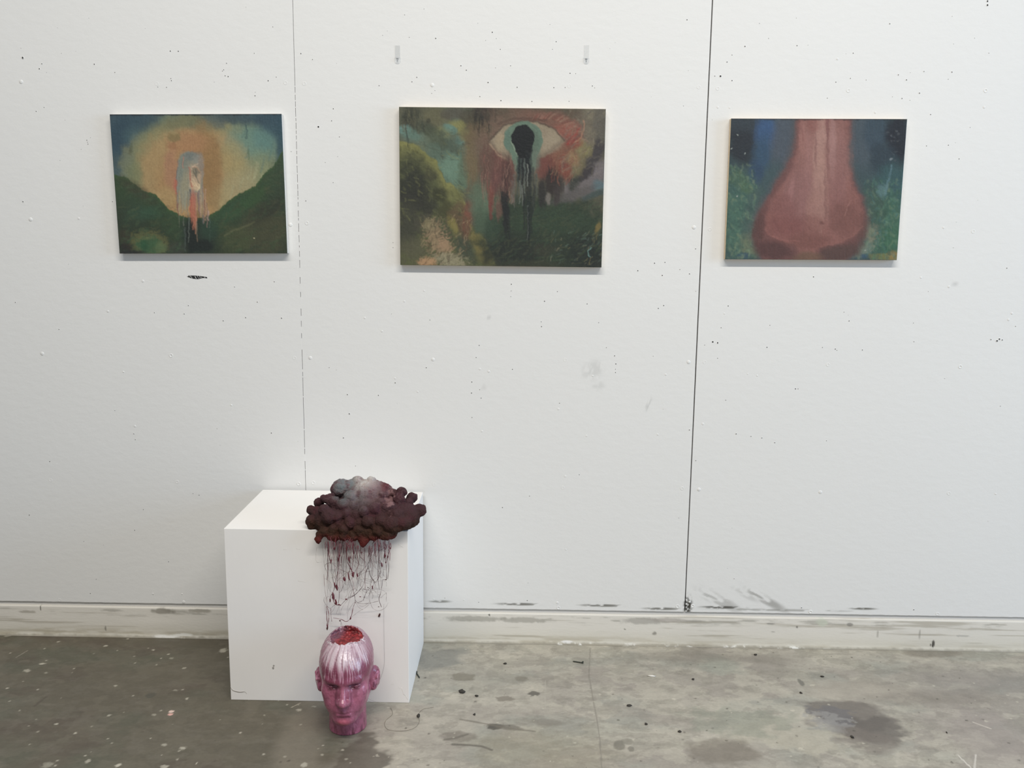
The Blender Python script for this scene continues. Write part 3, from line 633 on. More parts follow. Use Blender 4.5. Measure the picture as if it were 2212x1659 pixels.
A.strokes(220, (1080, 620, 1840, 1500), 12, 60, -30, [(60, 92, 56), (42, 56, 42), (84, 90, 58), (70, 74, 50), (40, 72, 50)], .35, 2, 40, lambda x, y: y > np.interp(x, *np.array(hill).T)+25)
# shrouded drop-shape in the middle
arch = np.maximum(np.abs((A.X-880)/135), 0); top = np.sqrt(((A.X-880)/133)**2+(np.minimum(A.Y-640, 0)/152)**2)+.04*A.vn
A.mix((140, 146, 136), sm(1.06, .94, top)*sm(1130, 900, A.Y+120*A.vn)*.95)
A.blob(900, 530, 90, 40, (116, 128, 130), .8, 0, .5); A.blob(800, 640, 40, 120, (122, 138, 132), .7, 0, .5); A.blob(960, 560, 50, 50, (150, 152, 146), .7, 0, .5)
A.blob(830, 850, 40, 180, (164, 158, 128), .7, 0, .5, .3, 'v'); A.blob(985, 660, 30, 130, (160, 138, 124), .7, 0, .5)
A.blob(930, 730, 62, 120, (196, 168, 138), .9, -8, .35, .3, 'v'); A.blob(940, 680, 40, 50, (128, 122, 104), .8, 20, .4, .5, 'f'); A.blob(925, 830, 50, 45, (214, 184, 146), .85, 30, .4)
for p_, w_, c_ in [([(870, 640), (880, 700), (890, 780), (900, 830)], 8, (188, 110, 88)), ([(820, 540), (800, 600), (806, 640)], 6, (190, 128, 108)), ([(905, 650), (935, 720), (975, 800)], 6, (108, 108, 92)), ([(900, 640), (950, 640), (985, 690)], 6, (196, 158, 130)), ([(910, 760), (940, 820), (965, 850)], 5, (226, 200, 160)), ([(970, 810), (970, 850), (950, 880)], 7, (232, 208, 164)), ([(890, 780), (930, 830)], 5, (226, 190, 150)), ([(935, 660), (945, 700), (940, 740)], 5, (84, 88, 84)), ([(960, 600), (930, 630), (900, 640)], 5, (206, 180, 156)), ([(880, 860), (885, 910), (875, 960)], 7, (70, 88, 100)), ([(740, 760), (735, 830), (745, 900)], 10, (204, 104, 84)), ([(760, 560), (748, 680), (748, 900), (755, 1030), (770, 1110)], 5, (150, 112, 96)), ([(755, 640), (745, 760)], 7, (118, 128, 132))]:
    A.stroke(p_, w_, c_, .85, .5)
A.blob(905, 1010, 32, 150, (196, 108, 84), .85, 0, .4, .3, 'v'); A.blob(925, 1150, 22, 90, (196, 110, 80), .85, 0, .4)
for x, y0, y1, w, c in [(775, 880, 1110, 9, (176, 158, 120)), (800, 900, 1090, 8, (150, 150, 132)), (835, 880, 1060, 10, (156, 160, 146)), (860, 880, 1120, 6, (128, 134, 128)), (885, 940, 1140, 7, (186, 92, 70)), (940, 900, 1300, 8, (190, 130, 100)), (965, 880, 1120, 10, (152, 124, 122)), (990, 860, 1130, 9, (190, 160, 128)), (1010, 820, 1190, 7, (166, 138, 128)), (1035, 860, 1170, 7, (190, 150, 130)), (1050, 1000, 1240, 6, (150, 122, 118)), (760, 1000, 1120, 5, (150, 90, 70)), (770, 1120, 1240, 4, (110, 120, 100)), (815, 1130, 1230, 5, (110, 118, 108)), (870, 1140, 1390, 6, (104, 116, 112)), (915, 1130, 1260, 8, (176, 110, 86)), (945, 1180, 1380, 7, (140, 118, 96)), (1010, 1120, 1200, 7, (110, 112, 116)), (1060, 1080, 1170, 8, (190, 158, 150)), (1080, 1140, 1250, 6, (70, 100, 88)), (830, 1250, 1480, 9, (70, 86, 82)), (960, 900, 1100, 6, (128, 104, 110)), (1025, 960, 1150, 5, (130, 84, 78)), (1080, 1270, 1380, 6, (52, 82, 68))]:
    k = rnd.uniform(-8, 12); A.stroke([(x, y0), (x+k*.3, (y0+y1)/2), (x+k, y1)], w, c, .85, .5, w2=w*.6)
A.blob(1518, 1352, 7, 6, (206, 200, 160), 1, 0, .3, 0)
A.mix((36, 44, 58), sm(133, 118, A.Y-.004*A.X)*.9)
hang('landscape_painting', -.2885, 1.4505, .509, .407, .75, A, 'unframed painting of green hills under a glowing orange and blue sky', M_PRIMED)

# --- middle painting
A = Art([(85, 83), (1998, 108), (1952, 1560), (106, 1537)], 450, 340, (92, 92, 74))
A.blob(500, 400, 420, 380, (96, 116, 98), .9, 30, .5); A.blob(300, 170, 220, 110, (86, 88, 68), .9); A.blob(430, 170, 130, 90, (108, 106, 74), .7); A.blob(600, 140, 120, 60, (84, 80, 72), .8)
A.blob(180, 180, 70, 110, (62, 66, 52), .9, 0, .4, .6); A.blob(850, 150, 140, 120, (50, 46, 42), .9, 0, .5, .5, 'v'); A.blob(720, 250, 80, 130, (78, 70, 52), .8, 0, .5)
A.blob(620, 260, 70, 60, (140, 140, 70), .8, 20, .5, .5); A.blob(560, 290, 60, 40, (96, 142, 134), .9, 30, .3, .6); A.blob(640, 400, 50, 50, (100, 144, 136), .9, 30, .4, .6); A.blob(500, 330, 90, 50, (132, 134, 74), .6, 30, .5, .6)
A.blob(120, 290, 60, 36, (104, 152, 152), .95, 0, .4, .5); A.blob(190, 330, 120, 50, (92, 130, 120), .85, 20, .5, .5); A.blob(330, 270, 90, 60, (64, 74, 60), .8, 20, .5, .7)
A.blob(560, 440, 130, 110, (72, 92, 80), .85, 40, .5, .7); A.blob(420, 360, 120, 60, (76, 88, 66), .7, 40, .5, .7); A.blob(700, 340, 50, 60, (132, 132, 72), .6)
A.blob(580, 640, 120, 150, (102, 142, 124), .95, -30, .4, .4); A.blob(640, 760, 90, 90, (98, 136, 118), .9, 0, .4, .4); A.blob(440, 500, 90, 60, (84, 112, 98), .8, 40, .5, .6); A.blob(690, 690, 60, 160, (88, 112, 88), .7)
A.blob(760, 550, 70, 250, (118, 98, 66), .85, 0, .5, .4, 'v'); A.blob(810, 330, 130, 100, (112, 96, 66), .85, -20, .5, .5); A.blob(860, 450, 80, 130, (112, 92, 76), .85, 0, .5)
# sky to hills on the left
hl = [(80, 390), (180, 400), (270, 440), (340, 500), (430, 560), (480, 680), (520, 760), (590, 800), (650, 870), (700, 950), (730, 1050), (740, 1150), (860, 1260), (930, 1400), (1000, 1560)]
b = A.below(hl)+14*A.wn; inl = sm(-10, 14, b)*sm(1020, 960, A.X)
A.mix((106, 110, 60), inl); A.mix((140, 142, 66), inl*sm(110, 20, b)*.75); A.mix((84, 92, 54), inl*sm(110, 230, b)*.8)
A.blob(220, 620, 140, 110, (66, 72, 46), .8, 30, .5, .7); A.blob(210, 830, 170, 170, (44, 48, 42), .92, 20, .5, .5); A.blob(380, 700, 60, 60, (70, 72, 48), .8, 0, .5, .6)
A.blob(290, 960, 200, 110, (48, 50, 44), .9, 20, .5, .5); A.blob(480, 900, 90, 60, (58, 62, 36), .85, 30, .4, .5); A.blob(600, 900, 70, 90, (112, 116, 62), .8, 30, .4, .4); A.blob(530, 1020, 70, 80, (72, 74, 40), .8, 20, .5)
A.blob(180, 1180, 110, 230, (62, 64, 54), .9, 0, .5, .6); A.blob(350, 1150, 120, 90, (74, 74, 60), .85, 0, .5, .7); A.blob(230, 1400, 140, 110, (92, 92, 68), .85, 0, .5, .7)
A.blob(640, 1110, 90, 140, (104, 84, 58), .9, 20, .5, .5); A.blob(710, 1180, 50, 150, (116, 74, 56), .85, 0, .5, .5, 'v'); A.blob(730, 1020, 40, 80, (130, 76, 60), .8, 0, .5)
A.blob(590, 1190, 40, 100, (138, 130, 54), .85, -15, .4, .4); A.blob(530, 1250, 60, 110, (70, 82, 56), .8, -20, .5); A.blob(820, 1330, 70, 140, (128, 116, 50), .9, -15, .4, .5); A.blob(900, 1470, 90, 60, (118, 112, 54), .85, 20, .4, .5); A.blob(700, 1380, 80, 140, (62, 74, 62), .8, -30, .5)
A.blob(440, 1300, 90, 150, (152, 128, 96), .85, -22, .35, .9, 'f'); A.blob(520, 1360, 60, 90, (170, 138, 104), .8, -20, .35, .9, 'f'); A.blob(370, 1160, 60, 60, (150, 140, 100), .7, 0, .5, .8, 'f'); A.blob(560, 1490, 150, 60, (158, 152, 122), .85, 10, .4, .8, 'f'); A.blob(350, 1510, 80, 40, (196, 150, 104), .85, 0, .4, .6, 'f')
A.strokes(260, (280, 1100, 760, 1540), 4, 50, -60, [(60, 52, 40), (90, 76, 52), (176, 152, 112), (70, 60, 44), (120, 108, 80)], .6, 3, 50)
A.strokes(200, (100, 400, 720, 1100), 7, 45, 50, [(52, 56, 40), (126, 130, 70), (70, 74, 50), (40, 44, 38)], .4, 4, 50)
# right half: ground
A.blob(1450, 1250, 640, 380, (44, 62, 46), 1, 0, .25, .25); A.blob(1150, 1430, 280, 170, (36, 44, 40), .9, 0, .5); A.blob(1850, 1430, 250, 190, (32, 42, 40), .9, 0, .5)
A.blob(1500, 1120, 420, 120, (48, 72, 52), .7, 0, .5, .5); A.blob(860, 960, 110, 160, (88, 116, 94), .85, 0, .5, .5); A.blob(860, 1130, 90, 120, (70, 96, 76), .85, 0, .5, .4); A.blob(950, 1200, 70, 120, (50, 74, 58), .8)
A.blob(1300, 1530, 300, 40, (54, 60, 44), .8); A.blob(1430, 1400, 120, 60, (60, 64, 50), .6, 0, .5, .6)
A.strokes(420, (930, 980, 1950, 1530), 7, 60, -35, [(56, 84, 58), (36, 50, 42), (64, 78, 52), (44, 66, 54), (78, 86, 60)], .45, 5, 30)
A.strokes(60, (1480, 1200, 1950, 1540), 3.2, 34, -40, [(140, 128, 76), (100, 130, 124), (150, 146, 120), (90, 116, 104)], .6, 6, 35)
A.stroke([(1860, 1370), (1825, 1400), (1830, 1450), (1850, 1460)], 5, (110, 160, 160), .8); A.blob(1920, 1190, 26, 60, (128, 112, 50), .8, 15, .4, .5)
# lavender slope and dark branch on the right
A.blob(1800, 780, 260, 110, (112, 106, 112), .95, -24, .4, .3); A.blob(1900, 650, 160, 70, (118, 112, 120), .9, -25, .5); A.blob(1930, 800, 60, 50, (84, 118, 132), .85, 0, .5)
A.blob(1700, 880, 200, 40, (88, 86, 88), .7, -20, .5); A.blob(1900, 880, 120, 30, (56, 80, 84), .8, -20, .5)
A.blob(1830, 240, 170, 140, (112, 104, 90), .95, 0, .5); A.blob(1900, 150, 110, 60, (132, 128, 108), .9, 0, .4); A.blob(1940, 260, 60, 200, (94, 92, 86), .8)
A.blob(1880, 500, 90, 150, (66, 62, 68), .95, 20, .4, .5); A.blob(1780, 680, 130, 60, (58, 54, 60), .95, -40, .4, .6); A.blob(1690, 770, 60, 60, (56, 62, 56), .9, 0, .4, .6)
A.blob(1770, 460, 90, 90, (142, 138, 80), .9, 0, .4, .4); A.blob(1720, 600, 80, 110, (120, 112, 76), .9, 20, .4, .5); A.blob(1850, 350, 60, 80, (118, 112, 96), .8)
# eye
A.blob(1350, 150, 420, 60, (92, 74, 60), .9, 2, .6); A.blob(1100, 160, 130, 40, (82, 74, 58), .8)
A.blob(1300, 400, 440, 290, (122, 94, 80), .9, 5, .35, .25); A.blob(1020, 620, 160, 220, (112, 70, 64), .92, 0, .4, .4, 'v'); A.blob(900, 620, 70, 150, (106, 78, 68), .8, 0, .5, .4, 'v')
A.blob(1500, 230, 260, 90, (126, 86, 72), .9, 15, .5); A.blob(1650, 330, 130, 110, (150, 84, 70), .9, 40, .4, .3); A.blob(1700, 400, 70, 60, (140, 58, 50), .85, 0, .4)
A.blob(1560, 560, 170, 100, (134, 84, 64), .9, -30, .4, .4); A.blob(1620, 650, 60, 110, (140, 66, 50), .8, 0, .4, .5, 'v'); A.blob(1440, 640, 90, 120, (118, 62, 56), .85, 0, .4, .4, 'v'); A.blob(1690, 560, 60, 60, (150, 120, 80), .8, 0, .4, .5)
lens = [(920, 400), (990, 310), (1080, 245), (1200, 215), (1320, 215), (1430, 240), (1520, 290), (1620, 390)]
lend = [(920, 400), (980, 480), (1060, 540), (1180, 580), (1300, 585), (1420, 540), (1530, 470), (1620, 400)]
tp = np.interp(A.X, *np.array(lens, float).T); bt = np.interp(A.X, *np.array(lend, float).T)
ins = sm(-10, 14, A.Y-tp+5*A.wn)*sm(-12, 22, bt-A.Y+8*A.wn)*sm(900, 930, A.X)*sm(1640, 1600, A.X)
A.mix((152, 138, 116), ins); A.blob(1500, 400, 90, 90, (160, 146, 124), .8); A.mix((112, 92, 78), ins*sm(70, 5, bt-A.Y)*.6)
A.blob(1020, 400, 40, 90, (168, 150, 122), .8, 0, .5)
A.stroke(lens, 9, (74, 58, 50), .75, .7); A.stroke([(1000, 240), (1150, 190), (1300, 190), (1450, 205)], 12, (84, 60, 52), .6, .7)
A.stroke([(930, 430), (1000, 520), (1100, 570)], 8, (186, 160, 130), .5, .7)
# iris, keyhole
def edg(pts): P = np.array(pts, float); return np.interp(A.Y, P[:, 0], P[:, 1])
def keyhole(cx, cy, rx, ry, L, R, y0, y1, soft):
    e = sm(1.03, .97, np.hypot((A.X-cx)/rx, (A.Y-cy)/ry))
    st = sm(-soft, soft, A.X-edg(L)+soft*A.vn)*sm(-soft, soft, edg(R)-A.X+soft*A.vn)*(A.Y > cy)*sm(y1, y0, A.Y+90*A.vn)
    return np.maximum(e, st)
iris = keyhole(1235, 380, 180, 165, [(380, 1060), (480, 1085), (540, 1122), (600, 1148), (700, 1165)], [(380, 1412), (470, 1390), (540, 1370), (620, 1352), (700, 1346)], 600, 740, 10)
A.mix((98, 128, 112), iris); A.blob(1330, 400, 60, 110, (86, 110, 96), .7, 0, .5); A.blob(1090, 370, 24, 90, (88, 122, 112), .6)
A.blob(1350, 560, 40, 90, (100, 116, 104), .7, 0, .5, .3, 'v')
hole = keyhole(1233, 362, 108, 116, [(360, 1125), (440, 1146), (500, 1178), (560, 1192), (640, 1182), (900, 1192)], [(360, 1342), (440, 1326), (500, 1312), (560, 1300), (640, 1308), (900, 1310)], 640, 860, 6)
A.stroke([(1125, 400), (1140, 450), (1170, 490), (1190, 540)], 5, (150, 170, 150), .7)
A.mix((18, 24, 28), hole)
for x, y0, y1, w, c in [(1190, 560, 760, 14, (28, 44, 46)), (1215, 560, 880, 10, (64, 78, 78)), (1235, 560, 1000, 12, (20, 28, 32)), (1250, 560, 900, 9, (96, 110, 108)), (1270, 500, 1280, 16, (24, 32, 36)), (1295, 520, 1260, 14, (26, 34, 38)), (1310, 500, 900, 9, (38, 50, 52)), (1328, 640, 1060, 9, (52, 60, 62)), (1355, 700, 900, 10, (76, 84, 80)), (1180, 620, 960, 8, (60, 74, 72)), (1155, 700, 1000, 10, (100, 98, 94)), (1130, 760, 960, 12, (120, 108, 104)), (1204, 760, 960, 7, (110, 122, 118)), (1226, 800, 980, 6, (120, 130, 128)), (1275, 600, 800, 5, (140, 150, 146)), (1275, 980, 1300, 6, (92, 102, 100)), (1340, 800, 1000, 7, (40, 44, 46)), (1285, 1000, 1330, 12, (26, 36, 36)), (1245, 880, 1200, 12, (34, 40, 40)), (1310, 900, 1240, 12, (30, 38, 38))]:
    A.stroke([(x, y0), (x+rnd.uniform(-5, 5), (y0+y1)/2), (x+rnd.uniform(-5, 5), y1)], w, c, .85, .6, w2=w*.6)
A.blob(1060, 900, 36, 220, (34, 34, 36), .92, 0, .35, .35, 'v'); A.blob(1080, 1080, 26, 180, (32, 36, 38), .92, 0, .35, .2, 'v'); A.blob(1090, 700, 40, 160, (78, 52, 50), .8, 0, .5, .4, 'v'); A.stroke([(1100, 1100), (1110, 1300)], 18, (34, 42, 40), .9, .5, w2=8)
A.blob(940, 900, 34, 140, (130, 62, 54), .85, 0, .4, .4, 'v'); A.stroke([(930, 960), (940, 1100)], 12, (120, 60, 56), .8, .5); A.blob(985, 760, 60, 120, (108, 68, 68), .7, 0, .5, .4, 'v'); A.blob(1010, 1020, 34, 80, (112, 82, 72), .8, 0, .4, .4, 'v')
A.blob(1500, 760, 80, 130, (50, 42, 42), .95, 0, .35, .4, 'v'); A.blob(1410, 870, 40, 130, (44, 42, 44), .9, 0, .4, .4, 'v'); A.blob(1540, 880, 30, 100, (62, 54, 56), .85, 0, .4, .3, 'v'); A.blob(1460, 920, 24, 50, (128, 122, 120), .75, 0, .4, .5, 'v'); A.blob(1590, 800, 30, 90, (60, 54, 54), .8)
for i in range(46):  # lashes and red flicks
    t = i/45; x = 1320+t*470; y = 200-30*math.sin(t*3)+t*t*190; a = -62+t*80
    L = 50+45*math.sin(t*math.pi); c = rnd.choice([(160, 108, 92), (136, 60, 52), (170, 130, 110), (104, 62, 54), (120, 84, 70)])
    A.stroke([(x, y), (x+L*.5*math.cos(math.radians(a)), y+L*.5*math.sin(math.radians(a))-6), (x+L*math.cos(math.radians(a)), y+L*math.sin(math.radians(a)))], 4.5, c, .55, .7, w2=2)
A.stroke([(1790, 210), (1795, 290), (1770, 370), (1700, 420)], 5, (176, 126, 96), .8); A.stroke([(1640, 420), (1690, 380), (1750, 290)], 10, (160, 50, 44), .8)
A.strokes(60, (1500, 470, 1720, 720), 4, 80, 110, [(150, 92, 72), (160, 130, 98), (110, 54, 46), (132, 64, 54)], .6, 8, 40)
A.strokes(90, (850, 500, 1160, 900), 4, 110, 92, [(146, 92, 84), (96, 58, 56), (160, 118, 104), (84, 50, 50)], .5, 9, 8)
A.stroke([(150, 270), (160, 340), (170, 440)], 5, (40, 52, 48), .85); A.blob(355, 205, 20, 24, (58, 62, 48), .8, 0, .4); A.stroke([(300, 420), (420, 470), (520, 560), (640, 560)], 4, (70, 84, 70), .4)
A.strokes(60, (110, 100, 320, 260), 5, 60, 90, [(44, 50, 40), (100, 100, 74)], .6, 10, 10); A.strokes(50, (780, 100, 980, 260), 6, 90, 90, [(36, 34, 32), (84, 78, 60)], .5, 11, 8)
A.strokes(120, (1560, 130, 1980, 720), 6, 70, -50, [(140, 132, 112), (84, 80, 78), (120, 112, 100)], .35, 12, 30)
hang('eye_painting', .6139, 1.4502, .607, .461, 0.0, A, 'unframed painting of an eye with a dripping black keyhole pupil')

# --- right painting
A = Art([(188, 122), (1948, 122), (1822, 1528), (112, 1516)], 400, 320, (56, 84, 92))
A.blob(330, 220, 220, 140, (50, 62, 76), .9); A.blob(300, 400, 160, 170, (40, 48, 60), .95, 0, .5); A.blob(540, 260, 110, 170, (48, 92, 146), .95, 5, .45, .2, 'v'); A.blob(500, 480, 90, 200, (46, 84, 120), .9, 5, .5, .2, 'v')
A.blob(700, 330, 110, 330, (78, 90, 110), .85, 8, .5, .1, 'v'); A.blob(560, 760, 110, 220, (62, 90, 100), .85, 25, .5); A.blob(430, 650, 70, 120, (44, 76, 112), .8)
A.blob(1500, 300, 170, 330, (72, 88, 104), .9, -3, .5, .1, 'v'); A.blob(1640, 260, 130, 200, (54, 78, 98), .9); A.blob(1850, 320, 120, 260, (34, 40, 54), .97, 0, .35, .15); A.blob(1700, 520, 130, 170, (46, 66, 82), .9)
A.blob(1800, 800, 180, 230, (48, 92, 100), .95, 0, .45); A.blob(1720, 1200, 220, 330, (56, 108, 88), .95, 0, .4); A.blob(1600, 1000, 120, 250, (60, 92, 84), .85); A.blob(1780, 1350, 130, 150, (48, 108, 80), .8)
A.blob(260, 900, 170, 240, (60, 104, 100), .9, 0, .5, .3); A.blob(260, 1200, 190, 330, (66, 112, 98), .9, 0, .5); A.blob(240, 700, 90, 90, (70, 104, 80), .7, 0, .5, .5); A.blob(340, 800, 60, 60, (76, 112, 80), .7, 0, .5, .5)
A.blob(380, 1100, 90, 300, (70, 96, 96), .8, 12, .5); A.blob(360, 1380, 110, 110, (112, 124, 96), .75, 0, .5, .5); A.blob(1560, 1270, 80, 100, (138, 136, 118), .75, 10, .5, .6, 'f'); A.blob(1500, 1420, 110, 60, (124, 144, 128), .7, -30, .5, .7, 'f')
A.blob(1700, 1490, 170, 36, (118, 122, 64), .9, 0, .4, .5); A.blob(1790, 1480, 60, 50, (150, 126, 60), .8, 0, .4, .6, 'f'); A.blob(1500, 1490, 40, 24, (44, 86, 120), .8, 0, .4, .5); A.blob(300, 1480, 60, 30, (40, 82, 112), .8, 0, .4, .6, 'f')
A.strokes(260, (120, 560, 430, 1500), 10, 40, 80, [(96, 138, 112), (52, 92, 88), (120, 144, 112), (64, 112, 104), (40, 80, 80)], .45, 20, 60)
A.strokes(300, (1520, 700, 1900, 1500), 10, 40, 80, [(76, 130, 104), (44, 92, 84), (110, 140, 112), (60, 116, 120), (40, 84, 72)], .45, 21, 60)
A.strokes(14, (1740, 220, 1860, 560), 7, 8, 0, [(96, 104, 116)], .6, 22, 60); A.blob(1782, 518, 16, 10, (130, 146, 160), .8, 0, .4); A.stroke([(1785, 580), (1770, 660), (1740, 760), (1720, 860)], 9, (96, 140, 160), .6, .8); A.blob(1690, 830, 50, 60, (92, 136, 146), .6, 0, .5, .6, 'f')
for x, y in [(255, 278), (325, 462), (188, 410), (243, 888), (1510, 1432), (1310, 1490)]: A.blob(x, y, 8, 6, (170, 184, 186), .9, 0, .4, 0)
# the nose form
def edge(pts): P = np.array(pts, float); return np.interp(A.Y, P[:, 1], P[:, 0])
Lh = edge([(840, 100), (830, 300), (790, 480), (700, 640), (610, 780), (520, 930), (450, 1060), (410, 1180), (400, 1300), (430, 1400), (480, 1530)])
Rh = edge([(1385, 100), (1370, 300), (1350, 450), (1370, 600), (1420, 780), (1490, 900), (1520, 1020), (1520, 1150), (1490, 1280), (1420, 1400), (1320, 1530)])
Lc = edge([(870, 100), (855, 300), (840, 450), (770, 640), (660, 800), (580, 930), (520, 1080), (510, 1200), (560, 1290), (700, 1340), (830, 1370), (860, 1530)])
Rc = edge([(1370, 100), (1350, 300), (1330, 450), (1350, 600), (1400, 780), (1470, 900), (1500, 1050), (1490, 1180), (1420, 1280), (1280, 1360), (1060, 1400), (1000, 1530)])
wv = 14*A.wn
halo = sm(-90, 30, A.X-Lh+wv)*sm(-90, 30, Rh-A.X+wv)
A.mix((96, 86, 92), halo*.7)
m = sm(-30, 34, A.X-Lh+wv)*sm(-34, 30, Rh-A.X+wv)
A.mix((120, 76, 76), m*.95)
m2 = sm(-24, 40, A.X-Lc+wv)*sm(-24, 40, Rc-A.X+wv); A.mix((150, 96, 92), m2*.95)
A.blob(450, 1220, 60, 180, (96, 64, 64), .8, 8, .4); A.blob(600, 1430, 180, 90, (92, 60, 62), .9, 8, .4, .2); A.blob(1250, 1450, 220, 80, (92, 68, 66), .9, -8, .4, .2); A.blob(940, 1500, 130, 60, (118, 88, 72), .9, 0, .4); A.blob(1480, 1260, 50, 150, (98, 70, 68), .7, 14, .5)
A.blob(1110, 500, 230, 420, (160, 112, 108), .85, 0, .5, .2, 'v'); A.blob(1060, 700, 70, 450, (180, 134, 126), .9, 0, .35, .4, 'v'); A.blob(1080, 260, 60, 180, (178, 132, 126), .9, 0, .35, .3, 'v')
A.blob(1200, 420, 34, 330, (174, 126, 126), .8, 0, .4, .4, 'v'); A.blob(960, 560, 40, 320, (166, 114, 112), .8, 0, .4, .4, 'v'); A.blob(900, 300, 34, 170, (166, 112, 108), .8, 0, .4, .4, 'v'); A.blob(1290, 560, 60, 330, (154, 104, 104), .7, 0, .5, .2, 'v')
A.blob(850, 900, 160, 300, (152, 104, 106), .75, 8, .5, .3, 'v'); A.blob(780, 830, 26, 130, (170, 116, 118), .7, 8, .4, .3, 'v'); A.blob(1230, 900, 90, 330, (150, 98, 98), .6, 0, .5, .3, 'v'); A.blob(1040, 1000, 110, 200, (168, 120, 114), .8, 0, .4, .2, 'v'); A.blob(1010, 1170, 110, 90, (146, 94, 90), .8, 0, .5)
A.blob(720, 1180, 190, 140, (136, 80, 80), .85, 0, .5); A.blob(1330, 1120, 170, 170, (130, 82, 78), .85, 0, .5); A.blob(700, 1000, 130, 130, (142, 88, 88), .7); A.blob(940, 1330, 200, 80, (130, 80, 76), .8, 0, .5); A.blob(1090, 1150, 26, 18, (108, 60, 60), .6, 0, .5)
A.blob(1010, 170, 60, 90, (150, 92, 88), .7, 0, .5, .3, 'v'); A.blob(1150, 200, 16, 130, (136, 82, 84), .7, 0, .4, .2, 'v'); A.blob(1150, 450, 12, 220, (142, 94, 94), .6, 0, .4, .2, 'v'); A.blob(1030, 420, 12, 200, (140, 92, 92), .6, 0, .4, .2, 'v'); A.blob(1120, 900, 12, 260, (142, 94, 92), .6, 0, .4, .2, 'v')
A.stroke([(880, 190), (905, 270), (915, 330)], 9, (140, 84, 84), .5, .7); A.stroke([(515, 1190), (560, 1280), (700, 1330), (850, 1330)], 7, (162, 100, 98), .5, .8); A.stroke([(1490, 1180), (1400, 1280), (1280, 1330)], 7, (152, 98, 92), .5, .8)
A.stroke([(1370, 930), (1330, 1000), (1310, 1080)], 5, (176, 122, 116), .5)
A.mix((40, 44, 52), sm(140, 124, A.Y)*.7)
A.warp = 12; A.drag = .6
hang('nose_painting', 1.5431, 1.4548, .513, .409, .4, A, 'unframed painting of a huge pink nose on blue and green')

# ------------------------------------------------------------------ adhesive hooks
def hook(px0, py0, px1, py1, label):
    t = at(px0, py0, y=0.); b_ = at(px1, py1, y=0.); e = empty('adhesive_hook', (b_[0], 0, b_[2])); tag(e, label, 'hook', 'clear hooks above the middle painting')
    Hh = t[2]-b_[2]; w = .0088
    box('adhesive_strip', -w*.85, w*.85, -.0006, -.0001, .015, Hh, M_TAPE, e)
    # base plate: rounded lower end
    n = 14; out = [(-w, .017), (w, .017)]+[(w*math.cos(a), w+w*math.sin(a)*1.0) for a in np.linspace(0, -math.pi, n)]
    V = [(x, -.0022, z) for x, z in out]+[(x*1.05, -.0006, z) for x, z in out]; m = len(out)
    F = [tuple(range(m))[::-1]]+[tuple(range(m, 2*m))]+[(i, (i+1) % m, (i+1) % m+m, i+m) for i in range(m)]
    mesh_py('base_plate', V, F, M_HOOK, e, False)
    tube('hook_prong', [(0, -.0026, .0145), (0, -.0035, .0115), (0, -.0052, .0072), (0, -.0070, .0058), (0, -.0078, .0080)], .0009, M_WIRE, e, 6, .002)
    tube('cross_bar', [(-.0032, -.0028, .0142), (0, -.0030, .0146), (.0032, -.0028, .0142)], .0010, M_WIRE, e, 6, .002)
hook(857, 98, 859, 137.5, 'small clear adhesive hook above the left corner of the eye painting')
hook(1267, 97.5, 1266, 138.5, 'small clear adhesive hook above the right corner of the eye painting')

# ------------------------------------------------------------------ PLINTH
PX0, PX1, PY0, PY1, PH = -.1333, .3744, -.3947, -.0122, .508
pl = empty('plinth', ((PX0+PX1)/2, (PY0+PY1)/2, 0)); tag(pl, 'white painted box plinth standing on the floor against the wall', 'plinth')
ox, oy = (PX0+PX1)/2, (PY0+PY1)/2
body = box('plinth_body', PX0-ox, PX1-ox, PY0-oy, PY1-oy, 0, PH, M_PLINTH, pl, .0012)
def pp(px, py, d=0.): q = at(px, py, y=PY0-d); return q-np.array([ox, oy, 0])
tube('paint_crack', [pp(497.3, 1483.5, -.0001), (pp(502, 1491, -.0001)), pp(510, 1494, -.0001), pp(520, 1495.5, -.0001), pp(529, 1494.6, -.0001), pp(533, 1499, -.0001)], lambda t: .0003+.0006*np.sin(t*math.pi), mat('crack_grey', (120, 114, 104), .8), pl, 5, .003)
tube('paint_ridge', [pp(500, 1486, 0), pp(504, 1490.5, 0), pp(514, 1493.5, 0), pp(527, 1493, 0)], .0005, M_CHIP, pl, 4, .003)
for pts, r in [([(845, 1479), (848, 1477.5), (854, 1478)], .0009), ([(861, 1483), (864, 1487), (868, 1485)], .0009), ([(868, 1486), (871, 1496), (874, 1500)], .0010), ([(871, 1499), (876, 1502)], .0013), ([(876, 1503), (881, 1511)], .0010), ([(846, 1280), (852, 1281)], .0006)]:
    tube('paint_ridge', [pp(x, y, -.0002) for x, y in pts], r*.6, M_CHIP, pl, 4, .003)
for pts in [[(860, 1176), (866, 1178)], [(866, 1180), (872, 1182)], [(612, 1187), (620, 1186)], [(644, 1255), (660, 1257)], [(640, 1185), (648, 1186)]]:
    tube('paint_ridge', [pp(x, y, -.0002) for x, y in pts], .0006, M_CHIP, pl, 4, .003)
M_SM = mat('smudge_grey', (168, 164, 158), .8)
lump('smudge', pp(590, 1443, .0), (.0030, .0003, .0045), M_SM, pl, 3); lump('smudge', pp(591.5, 1438, .0), (.0024, .0003, .0026), M_SM, pl, 5)

